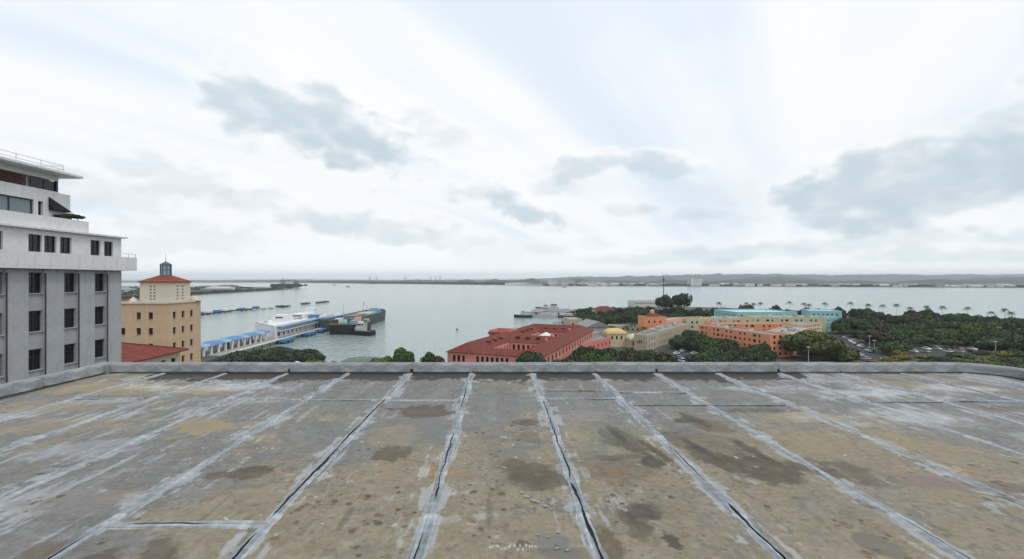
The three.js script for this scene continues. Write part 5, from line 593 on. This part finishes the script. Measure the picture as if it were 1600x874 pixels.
{ // station docks: pier deck with work boats and patrol boats
  setting('quay', fin(prism([[18, 506], [80, 500], [82, 520], [22, 524]], -3, 1.9)), M.concrete, 'low concrete jetty of the harbour station'); setting('quay', fin(prism([[52, 548], [84, 546], [84, 560], [54, 562]], -3, 1.8)), M.concrete, 'second concrete jetty of the harbour station');
  const bt = (x, d, l, w, turn, m, label, name = 'patrol_boat', cab = 1) => { const B = thing(name, label, 'boat', 'boats at the harbour station', x, 0, d, turn); part('hull', fin(hull(l, w, w * 0.42, 0.4)), m, B); part('deck', fin(box(w * 0.8, 0.2, l * 0.62, 0, w * 0.36, l * 0.06)), M.concrete, B); part('cabin', fin([rbox(w * 0.66, w * 0.4, l * 0.34, 0, w * 0.58, l * 0.02, 0.2), rbox(w * 0.5, w * 0.36, l * 0.18, 0, w * 0.94 * cab, 0, 0.2)]), M.hullWhite, B); part('window', fin(box(w * 0.52, w * 0.12, l * 0.185, 0, w * 0.98 * cab, 0)), M.glass, B); part('mast', fin([cyl(0.1, 0.16, w * 1.5, 0, w * 1.7, 0, 6), box(1.6, 0.12, 0.12, 0, w * 1.9, 0)]), M.metal, B); return B; };
  bt(25, 498, 19, 6.2, 1.5, M.hullBlack, 'black hulled white cabin boat at the tip of the jetty', 'work_boat'); bt(48, 496, 26, 6.4, 1.55, M.hullWhite, 'white boat lying along the outer face of the jetty'); bt(72, 492, 22, 6, 1.62, M.hullGrey, 'grey hulled boat at the landward end of the jetty'); bt(44, 534, 34, 8.5, -1.5, M.hullWhite, 'large white patrol boat with mast behind the jetty'); bt(66, 574, 40, 9.5, -1.55, M.hullWhite, 'largest white patrol boat with twin masts outside the second jetty'); bt(84, 533, 20, 6, 1.5, M.hullWhite, 'white boat in the basin between the two jetties'); bt(60, 610, 26, 7, -1.5, M.hullGrey, 'grey patrol boat lying outermost at the station');
  for (const [x, d, w, h, l, m, label] of [[64, 514, 14, 3.6, 6, M.whiteWarm, 'long low white store on the jetty'], [40, 514, 9, 3, 5, M.paleRoof, 'pale store at the outer end of the jetty'], [78, 512, 7, 4.4, 7, M.rust, 'rust red store at the root of the jetty']]) { const T = thing('jetty_store', label, 'shed', 'stores on the jetty'); part('wall', fin(box(w, h, l, x, 1.9 + h / 2, -d)), m, T); part('roof', fin(ridgeRoof([x - w / 2, d - l / 2], [0, 1], [1, 0], l, w, 1.95 + h, 1.1, false, false, 0.3)), M.greyRoof, T); part('door', fin(box(2, 2.4, 0.1, x, 3.1, -(d - l / 2 - 0.05))), M.trimDark, T); }
  const J = thing('timber_jetty', 'thin dark jetty in the pale inlet behind the pink building', 'jetty'); part('deck', fin(box(24, 0.4, 2, 60, 1.2, -424)), M.dirt, J); for (let k = 0; k < 6; k++) part('pile', fin(cyl(0.2, 0.2, 3, 49.5 + k * 4.2, 0, -424, 6)), M.dirt, J);
  const by = thing('buoy', 'small dark mooring buoy floating alone in open water', 'buoy', undefined, -33.4, 0, 375); part('float', fin(new THREE.LatheGeometry([[0, -0.4], [1, -0.3], [1.1, 0.3], [0.5, 0.7], [0.2, 1.5], [0, 1.6]].map(p => new THREE.Vector2(...p)), 12)), M.trimDark, by); part('ring', fin(new THREE.TorusGeometry(0.25, 0.06, 6, 12).translate(0, 1.75, 0)), M.metal, by);
  for (const [x, d, l] of [[330, 2400, 22], [-1150, 3300, 30], [-800, 2500, 24]]) { const B = thing('distant_boat', ['small boat far out before the opposite shore hummocks', 'boat far off beyond the port land tip', 'boat passing off the port land tip'][x > 0 ? 0 : l === 30 ? 1 : 2], 'boat', 'boats far out in the bay', x, 0, d, 1.4); part('hull', fin(hull(l, 6, 3, 0.3)), M.hullBlack, B); part('cabin', fin(rbox(4, 3.4, 7, 0, 4.4, 0, 0.3)), M.hullWhite, B); }
  for (const [x, k] of [[-29.6, 0], [-27.6, 1]]) { const T = thing('flagpole', k ? 'slim white pole, shorter of a pair rising above the quay trees' : 'slim white pole, taller of a pair rising above the quay trees', 'pole'); part('pole', fin(cyl(0.07, 0.12, k ? 10.4 : 11.4, x, (k ? 5.2 : 5.7) + 2, -205, 7)), M.white, T); part('finial', fin(new THREE.SphereGeometry(0.2, 8, 6).translate(x, k ? 12.5 : 13.5, -205)), M.white, T); }
}

// ---------------------------------------------------------------- trees and palms
const LB = {
  quay: 'dark spreading tree at the foot of the pier walkway', green: 'bright green bush along the quay',
  park: 'dark green leafy tree in the wooded park', olive: 'olive green leafy tree in the wooded park', brown: 'brownish leafy tree in the wooded park', lime: 'yellow green leafy tree in the wooded park',
};
for (const [x, d, t, r] of [[-108, 196, 9.8, 9], [-98, 200, 11, 10], [-90, 203, 10.4, 9], [-82, 204, 9.4, 7], [-101, 212, 10.6, 10], [-88, 214, 9.2, 8], [-112, 207, 9.4, 8]]) tree(x, d, t, r, 'deep', LB.quay, 'dark spreading trees by the pier', 2, 'spreading_tree', true);
for (const [x, d, t, r] of [[-74, 186, 8.6, 4], [-70.5, 186.5, 9.3, 4.4], [-66.5, 186.5, 8.4, 3.6], [-64, 185, 7.7, 2.8], [-58, 184.5, 7.5, 2.6], [-52, 184.5, 7.8, 2.8], [-47.5, 187, 9.4, 3.6], [-44.5, 188, 9.6, 3.4]]) tree(x, d, t, r, 'lime', LB.green, 'bright bushes along the quay', 2, 'quay_bush');
tree(-38.5, 187, 13.0, 5.6, 'mid', 'large round green tree on the quay between bushes and poles', null, 2, 'round_tree', true);
tree(-27.5, 187, 11.2, 3.6, 'dark', 'dark tree with the slim poles rising behind it', null); tree(-24, 185, 10.2, 3.0, 'brown', 'small brownish tree at the corner of the pink building', null);
tree(10.5, 166, 15.6, 5.4, 'dark', 'dark tree overlapping the roof of the pink building', null, 2, 'round_tree', true);
{ const R = rng(601); const row = [[24, 176], [29, 186], [34, 192], [39, 198], [43, 190], [47, 205], [52, 196], [57, 207], [62, 199], [66, 210], [36, 208], [50, 214], [42, 216], [71, 203]]; row.forEach(([x, d]) => tree(x, d, 9.2 + R() * 2.2 - (d < 180 ? 0 : 0), 4.2 + R() * 1.6, R() < 0.6 ? 'dark' : R() < 0.5 ? 'mid' : 'brown', 'dark leafy tree in the row before the pink annex', 'trees before the pink annex')); }
{ const R = rng(602); const row = [[82, 196], [88, 202], [95, 200], [101, 206], [107, 203], [113, 209], [100, 222], [108, 226], [114, 234], [110, 246], [105, 256], [117, 248], [112, 262], [95, 214], [119, 216], [90, 190], [98, 190], [101, 264], [108, 272], [116, 284], [123, 296], [97, 256], [112, 270], [104, 246], [112, 278], [120, 290], [109, 236], [117, 242]]; row.forEach(([x, d]) => tree(x, d, 8.4 + R() * 2.4, 4.6 + R() * 1.6, R() < 0.55 ? 'deep' : R() < 0.5 ? 'dark' : 'mid', 'dark tree between the yard and the orange block', 'trees beside the orange block')); }
for (const [x, d, t, r] of [[106, 205, 10.6, 7.5], [116, 214, 11.4, 7], [122, 219, 10.4, 6]]) tree(x, d, t, r, 'deep', 'broad deep green tree against the face of the orange block', 'broad trees before the orange block', 2, 'round_tree', true);
tree(148, 226, 15.4, 14, 'olive', 'huge domed olive green tree beside the end of the orange blocks', null, 2, 'domed_tree', true);
tree(162, 238, 13.2, 9, 'mid', 'tall green tree behind the huge domed tree', null, 2, 'domed_tree', true);
{ // the wooded park
  const R = rng(640), lots = [[[160, 205], [184, 212], [236, 318], [214, 330], [168, 252]], [[206, 228], [262, 240], [262, 262], [216, 264]]], inside = (p, q) => { let c = false; for (let i = 0, j = q.length - 1; i < q.length; j = i++) if ((q[i][1] > p[1]) !== (q[j][1] > p[1]) && p[0] < (q[j][0] - q[i][0]) * (p[1] - q[i][1]) / (q[j][1] - q[i][1]) + q[i][0]) c = !c; return c; };
  const area = [[150, 190], [240, 188], [330, 225], [520, 330], [520, 380], [402, 392], [396, 440], [330, 440], [286, 384], [272, 330], [240, 318], [208, 300], [184, 276], [164, 246]], done = [];
  for (let k = 0; k < 9000 && done.length < 215; k++) {
    const x = 150 + R() * 370, d = 190 + R() * 250; if (x / d > 1.3 || !inside([x, d], area) || lots.some(l => inside([x, d], l))) continue; const sp = d < 240 ? 6.8 : d < 320 ? 8.4 : 10; if (done.some(q => Math.hypot(q[0] - x, q[1] - d) < sp)) continue; done.push([x, d]);
    const low = x > 172 && d < 236, near = d < 215 || low, q = R(), kind = near && x < 205 && R() < 0.35 ? 'lime' : q < 0.5 ? 'park' : q < 0.72 ? 'olive' : q < 0.88 ? 'brown' : 'lime';
    const top = near ? (low ? 3.9 : 4.6) + R() * (low ? 1.7 : 2.4) : 7 + R() * R() * 8 + (d > 330 ? 1.5 : 0), r = (near ? 3.4 : 5.4) + R() * R() * 5;
    tree(x, d, top, r, kind === 'park' ? (R() < 0.5 ? 'deep' : 'dark') : kind === 'lime' ? (near ? 'ochre' : 'mid') : kind, LB[kind], 'trees of the wooded park');
  }
}
// shore trees behind the town
{ const R = rng(671); [[70, 412], [78, 420], [74, 432], [86, 428], [84, 444], [94, 436], [100, 446], [104, 430], [112, 440], [118, 452], [124, 438], [132, 450], [140, 444], [148, 456], [156, 448], [110, 466], [128, 468], [144, 470], [160, 470], [168, 452], [180, 460], [186, 472], [82, 392], [92, 398], [102, 404], [112, 398], [122, 408], [132, 400], [142, 412], [96, 414], [118, 420], [138, 424], [152, 424], [164, 430], [74, 398], [86, 408], [150, 400], [160, 414], [96, 500], [106, 504], [120, 502], [128, 506], [90, 512], [140, 500], [150, 512], [140, 488], [156, 492], [166, 500], [176, 490]].forEach(([x, d]) => tree(x, d, 8.8 + R() * 3.6, 6 + R() * 2.2, R() < 0.7 ? 'deep' : 'dark', 'dark shore tree in the belt behind the yellow roofed house', 'shore tree belt'));
  [[206, 400], [216, 410], [228, 412], [238, 408], [200, 412], [246, 404], [190, 420], [222, 424], [178, 424]].forEach(([x, d]) => tree(x, d, 14 + R() * 4, 7.5 + R() * 2, R() < 0.6 ? 'deep' : 'dark', 'dark tree rising behind the turquoise blocks', 'trees behind the turquoise blocks'));
  [[262, 404], [272, 406], [282, 396], [290, 404]].forEach(([x, d]) => tree(x, d, 15.5 + R() * 1.5, 6 + R(), 'deep', 'dark tree behind the turquoise block by the park', 'trees behind the outer turquoise block')); }
{ const R = rng(688); [[262, 352], [268, 364], [276, 372], [284, 380], [258, 340], [250, 330], [270, 350], [244, 336], [280, 362], [288, 370], [238, 328], [264, 334], [274, 340]].forEach(([x, d]) => tree(x, d, 9.5 + R() * 3.5, 6 + R() * 2, R() < 0.5 ? 'deep' : 'dark', 'dark tree beside the turquoise block and the head of the car park', 'trees between turquoise block and car park')); }
tree(164, 466, 24.5, 9, 'deep', 'tall dark twin tree beside the antenna mast', null, 2, 'tall_tree'); tree(181, 470, 26.5, 9.4, 'deep', 'tallest dark twin tree further from the antenna mast', null, 2, 'tall_tree'); tree(172, 462, 16, 9, 'deep', 'lower dark tree filling the gap of the tall twins', null, 2, 'tall_tree');
for (const [x, d, k] of [[196, 428, 0], [203, 430, 1]]) { const T = thing('bare_tree', k ? 'thin leafless tree, taller of a pair near the shore' : 'thin leafless tree, shorter of a pair near the shore', 'tree', null, x, 2, d), g = [], R = rng(9 + k), H = k ? 21 : 17; g.push(cyl(0.14, 0.35, H * 0.6, 0, H * 0.3, 0, 6)); for (let i = 0; i < 11; i++) { const a = R() * 6.3, h = H * (0.3 + 0.3 * R()), l = 2 + 3.4 * R(); g.push(bar(new THREE.Vector3(0, h, 0), new THREE.Vector3(Math.cos(a) * l, h + l * 1.25, Math.sin(a) * l), 0.09, 5)); } part('trunk', fin(g), M.bark, T); }
[[218, 470, 17], [246, 470, 16.5], [258, 480, 15.5], [268, 486, 16], [290, 472, 17.5], [300, 466, 16.5], [310, 474, 15], [330, 480, 16], [348, 468, 17], [356, 456, 16], [366, 452, 15.4], [376, 448, 16.4], [382, 440, 13.8], [388, 430, 15.6], [384, 410, 16.4], [398, 402, 16], [404, 388, 13.2], [420, 388, 13], [425, 398, 15]].forEach(([x, d, t]) => palmTree(x, d, t, 'tall slim palm standing on the shore against the water', 'shore palms', 3.4));
[[78, 292, 11], [84, 296, 12], [88, 290, 10.5], [72, 300, 10]].forEach(([x, d, t]) => palmTree(x, d, t, 'green palm between the yellow roofed house and the long building', 'palms by the yellow roofed house', 3.6, LEAF.olive));

// ---------------------------------------------------------------- masts, lamps, cars
{ const T = thing('antenna_mast', 'tall slim antenna mast rising above the twin trees', 'mast', null, 166, 2, 478), g = []; for (let k = 0; k < 3; k++) { const a = k * 2.09; g.push(bar(new THREE.Vector3(Math.cos(a) * 0.7, 0, Math.sin(a) * 0.7), new THREE.Vector3(Math.cos(a) * 0.35, 40, Math.sin(a) * 0.35), 0.12)); } for (let y = 1; y < 40; y += 1.6) for (let k = 0; k < 3; k++) { const a = k * 2.09, b = a + 2.09; g.push(bar(new THREE.Vector3(Math.cos(a) * 0.6, y, Math.sin(a) * 0.6), new THREE.Vector3(Math.cos(b) * 0.55, y + 1.6, Math.sin(b) * 0.55), 0.06, 4)); } part('lattice', fin(g), M.trimDark, T); part('aerial', fin([cyl(0.12, 0.12, 4.4, 0, 42, 0, 6), cyl(0.9, 0.9, 1.6, 0, 38, 0, 8)]), M.trimDark, T); }
for (const [x, d, t, label] of [[138.5, 212, 9.6, 'grey street lamp in front of the huge domed tree'], [67.6, 208, 12.6, 'tall pale pole at the edge of the asphalt yard'], [205, 262, 8.6, 'pale lamp post standing among cars in the park'], [195, 246, 8.2, 'weathered lamp post by the car park edge'], [258, 246, 7.6, 'white lamp post deeper in the wooded park']]) { const T = thing('street_lamp', label, 'street lamp', 'street lamps', x, 2, d); part('pole', fin(cyl(0.09, 0.16, t - 2, 0, (t - 2) / 2, 0, 8)), M.metal, T); part('lamp_head', fin([rbox(1.5, 0.35, 0.7, 0, t - 1.9, 0, 0.1), cyl(0.2, 0.12, 0.5, 0, t - 2.2, 0, 8)]), M.metal, T); }
{
  const side = new THREE.Shape(); [[-2.15, 0.3], [-2.2, 0.75], [-2.05, 0.95], [-1.2, 1.02], [1.15, 1.0], [2.05, 0.86], [2.2, 0.6], [2.15, 0.3]].forEach((p, i) => i ? side.lineTo(...p) : side.moveTo(...p)); side.closePath();
  const bodyG = fin(new THREE.ExtrudeGeometry(side, { depth: 1.6, bevelEnabled: true, bevelSize: 0.06, bevelThickness: 0.08, bevelSegments: 2 }).translate(0, 0, -0.8));
  const cab = (suv) => { const s = new THREE.Shape();[[-1.75 - suv * 0.3, 1.0], [-1.35 - suv * 0.5, 1.46 + suv * 0.2], [0.3, 1.48 + suv * 0.22], [1.05, 1.0]].forEach((p, i) => i ? s.lineTo(...p) : s.moveTo(...p)); s.closePath(); return fin(new THREE.ExtrudeGeometry(s, { depth: 1.36, bevelEnabled: true, bevelSize: 0.04, bevelThickness: 0.08, bevelSegments: 2 }).translate(0, 0, -0.68)); };
  const cabG = [cab(0), cab(1)], roofG = [fin(rbox(1.6, 0.07, 1.36, -0.55, 1.52, 0, 0.03)), fin(rbox(1.95, 0.07, 1.36, -0.72, 1.74, 0, 0.03))], wheelG = fin(cyl(0.33, 0.33, 0.22, 0, 0, 0, 14).rotateX(Math.PI / 2)), rimG = fin(cyl(0.19, 0.19, 0.24, 0, 0, 0, 10).rotateX(Math.PI / 2)), lampG = fin(rbox(0.1, 0.16, 0.36, 0, 0, 0, 0.03));
  const carPaint = (r, g, b) => new THREE.MeshPhysicalMaterial({ color: new THREE.Color().setRGB(r, g, b), roughness: 0.35, clearcoat: 0.8, clearcoatRoughness: 0.1 }), P = { white: carPaint(0.7, 0.7, 0.7), silver: carPaint(0.42, 0.43, 0.44), grey: carPaint(0.12, 0.12, 0.13), black: carPaint(0.02, 0.02, 0.022), red: carPaint(0.3, 0.03, 0.03), blue: carPaint(0.04, 0.1, 0.22) };
  const car = (x, d, turn, col, where, suv = 0) => { const T = thing('parked_car', `${col} ${suv ? 'van' : 'saloon car'} parked ${where}`, 'car', 'cars parked ' + where, x, 2.12, d, turn); part('body', bodyG, P[col], T); const c = part('cabin_glass', cabG[suv], M.glass, T); part('roof_panel', roofG[suv], P[col], c); for (const [wx, wz] of [[-1.35, -0.78], [1.35, -0.78], [-1.35, 0.78], [1.35, 0.78]]) { const w = part('wheel', wheelG, M.rubber, T); w.position.set(wx, 0.33, wz); part('rim', rimG, M.metal, w); } for (const z of [-0.55, 0.55]) part('headlight', lampG, M.lanternGlass, T).position.set(2.2, 0.68, z); };
  const R = rng(71), pick = () => { const q = R(); return q < 0.42 ? 'white' : q < 0.68 ? 'silver' : q < 0.82 ? 'grey' : q < 0.9 ? 'black' : q < 0.95 ? 'red' : 'blue'; };
  for (let k = 0; k < 18; k++) { const t = k / 18; for (const s of [0, 1]) { if (R() < 0.22) continue; const d = mix(212, 312, t), x = mix(168, 216, t) + s * (8 + 3 * t); car(x, d, 0.5 + s * 3.14 + (R() - 0.5) * 0.1, pick(), 'in the long car park among the trees', R() < 0.3 ? 1 : 0); } }
  for (let k = 0; k < 14; k++) { if (R() < 0.15) continue; const s = k % 2; car(mix(216, 258, k / 14), 246 + s * 9 + R(), 1.5 + s * 3.14 + (R() - 0.5) * 0.1, pick(), 'in the small car park deeper in the park', R() < 0.3 ? 1 : 0); }
  for (const [x, d, t] of [[74, 214, 0.3], [78, 222, 0.4], [72, 228, 1.9], [82, 234, 0.3], [86, 226, 1.2], [76, 238, 0.2], [90, 240, 0.8], [80, 246, 2.0], [92, 230, 0.6], [84, 218, 1.9], [96, 248, 0.9], [88, 212, 0.5], [99, 240, 0.6], [70, 219, 0.2], [66, 224, 1.1]]) car(x, d, t, pick(), 'in the asphalt yard by the long building', R() < 0.3 ? 1 : 0);
}

// ---------------------------------------------------------------- the opposite shore and the port land
{
  const R = rng(505), wallM = [M.white, M.whiteWarm, M.tent, M.paleRoof, M.concrete, M.tower], wordM = ['white', 'off white', 'bright white', 'pale grey', 'grey', 'cream'];
  const line = [[2523, 2290], [1808, 2574], [838, 2819], [260, 2950]], bw = (x, d, w, h, l, m, name, label, group, rows = 1) => { const T = thing(name, label, 'building', group, x, 2.5, d); part('wall', fin(box(w, h, l, 0, h / 2, 0)), wallM[m], T); part('roof', fin(h > 14 ? box(w + 0.6, 0.7, l + 0.6, 0, h + 0.35, 0) : pyramid(0, 0, w + 2, l + 2, h, 2.6, 0.55)), R() < 0.08 ? M.terracotta : R() < 0.5 ? M.tent : M.paleRoof, T); for (let r = 0; r < rows; r++) part('window_band', fin(box(w * 0.86, 1.3, 0.2, 0, h * (r + 0.55) / rows, l / 2 + 0.08)), M.trimDark, T); return T; };
  for (let k = 0; k < 96; k++) { const t = R() * 2.98, i = Math.floor(t), f = t - i, a = line[i], b = line[i + 1], m = Math.floor(R() * 6), back = 10 + R() * R() * R() * 500; bw(mix(a[0], b[0], f) + back * 0.35, mix(a[1], b[1], f) + back, 16 + R() * 44, 6 + R() * 9, 14 + R() * 10, m, 'shore_building', `${wordM[m]} low building on the opposite shore`, 'low buildings on the opposite shore'); }
  bw(1148, 2760, 56, 44, 22, 0, 'apartment_tower', 'large pale apartment block standing alone on the opposite shore', undefined, 9); bw(1126, 2790, 30, 50, 20, 1, 'apartment_tower', 'pale stair block rising behind the lone apartment block', undefined, 9);
  bw(205, 2960, 120, 9, 30, 0, 'waterfront_shed', 'long white waterfront shed at the point of the opposite shore', undefined); bw(130, 3190, 180, 12, 40, 0, 'waterfront_shed', 'longest white shed on the shore behind the point', undefined);
  for (const [x, d, w, h, c] of [[345, 3180, 30, 38, 0], [380, 3180, 22, 30, 0], [470, 3300, 60, 32, 1], [520, 3420, 50, 30, 1], [610, 3300, 80, 26, 5], [690, 3400, 50, 26, 5], [700, 3250, 40, 20, 0]]) bw(x, d, w, h, 20, c, 'housing_block', `${wordM[c]} housing block of the cluster below the hummocks`, 'housing cluster on the opposite shore', 5);
  // tree cover of the far shores: a mass that cannot be counted
  const clump = crownGeo(99, 90, 0.7, 0.34), inst = (n, place, mat, name, label) => { const m = new THREE.InstancedMesh(clump, mat, n), q = new THREE.Matrix4(), Q = new THREE.Quaternion(); for (let i = 0; i < n; i++) { const [x, y, d, s, h] = place(i); q.compose(V(x, y, d), Q.setFromAxisAngle(new THREE.Vector3(0, 1, 0), R() * 6), new THREE.Vector3(s, h, s)); m.setMatrixAt(i, q); } shadows(m); m.name = name; m.userData = { kind: 'stuff', label, category: 'trees' }; scene.add(m); };
  inst(1500, () => { const t = R() * 3.2 - 0.2, i = Math.max(0, Math.min(2, Math.floor(t))), f = t - i, a = line[i], b = line[i + 1], back = 30 + R() * R() * 900; return [mix(a[0], b[0], f) + back * 0.4, 5 + R() * 3, mix(a[1], b[1], f) + back, 9 + R() * 12, 5 + R() * 5]; }, LEAF.dark, 'far_shore_treeline', 'dark mass of trees along the opposite shore');
  inst(700, () => { const t = R(), back = R() * R() * 900; return [mix(40, -2480, t) + (R() - 0.5) * 40, 6 + R() * 3, mix(3500, 5880, t) + 30 + back, 22 + R() * 24, 10 + R() * 9]; }, LEAF.dark, 'far_bay_treeline', 'faint mass of trees along the head of the bay');
  inst(260, () => { const t = R(), [x, d] = t < 0.45 ? [mix(-706, -784, t / 0.45), mix(880, 1233, t / 0.45)] : [mix(-784, -838, (t - 0.45) / 0.55), mix(1233, 1850, (t - 0.45) / 0.55)]; return [x - 4 - R() * 14, 3.4 + R() * 2, d, 5 + R() * 5, 4 + R() * 4]; }, LEAF.deep, 'port_treeline', 'dark scrub along the edge of the port land');
  inst(420, () => { const d = 700 + R() * 1500; return [-760 - R() * 900 - d * 0.12, 4, d, 7 + R() * 9, 5 + R() * 6]; }, LEAF.dark, 'port_scrub', 'scattered scrub covering the port land');
  inst(90, () => [-905 - R() * 90, 8 + R() * 6, 2040 + R() * 190, 9 + R() * 8, 9 + R() * 7], LEAF.deep, 'point_thicket', 'dark thicket at the tip of the port land');
  for (let k = 0; k < 26; k++) { const d = 860 + R() * 1350, x = -800 - R() * 620 - (d - 860) * 0.09, m = Math.floor(R() * 6); bw(x, d, 24 + R() * 60, 5 + R() * 6, 20 + R() * 20, m, 'port_shed', `${wordM[m]} shed on the port land`, 'sheds on the port land'); }
  bw(-938, 2190, 22, 26, 14, 4, 'silo_block', 'square block among the thicket at the port land tip', undefined, 3);
  const crane = (x, d, h, label, group, jib = 26) => { const T = thing('harbour_crane', label, 'crane', group, x, 2.5, d); for (const [x2, z2] of [[-6, 5], [6, 5], [-6, -5], [6, -5]]) part('leg', fin(box(1.6, h * 0.75, 1.6, x2, h * 0.375, z2)), M.trimDark, T); for (const z2 of [5, -5]) part('crossbeam', fin(box(10.3, 1.6, 1.4, 0, h * 0.5, z2)), M.trimDark, T); part('jib', fin([box(jib * 2.2, 1.8, 2.4, jib * 0.4, h * 0.78, 0), bar(new THREE.Vector3(0, h * 0.78, 0), new THREE.Vector3(-2, h, 0), 0.7), bar(new THREE.Vector3(-2, h, 0), new THREE.Vector3(jib * 1.4, h * 0.79, 0), 0.35), bar(new THREE.Vector3(-2, h, 0), new THREE.Vector3(-jib * 0.6, h * 0.79, 0), 0.35)]), M.trimDark, T); };
  crane(-918, 2010, 44, 'crane standing over the thicket at the port land tip', undefined, 20); crane(-885, 2060, 38, 'second crane beside the thicket at the port land tip', undefined, 8);
  for (const [x, d] of [[-1490, 5450], [-1420, 5480], [-1050, 5300], [-760, 5250], [-700, 5260], [-655, 5240]]) crane(x, d, 82, 'faint container crane at the head of the bay', 'container cranes at the head of the bay', 24);
}
renderer.render(scene, camera);
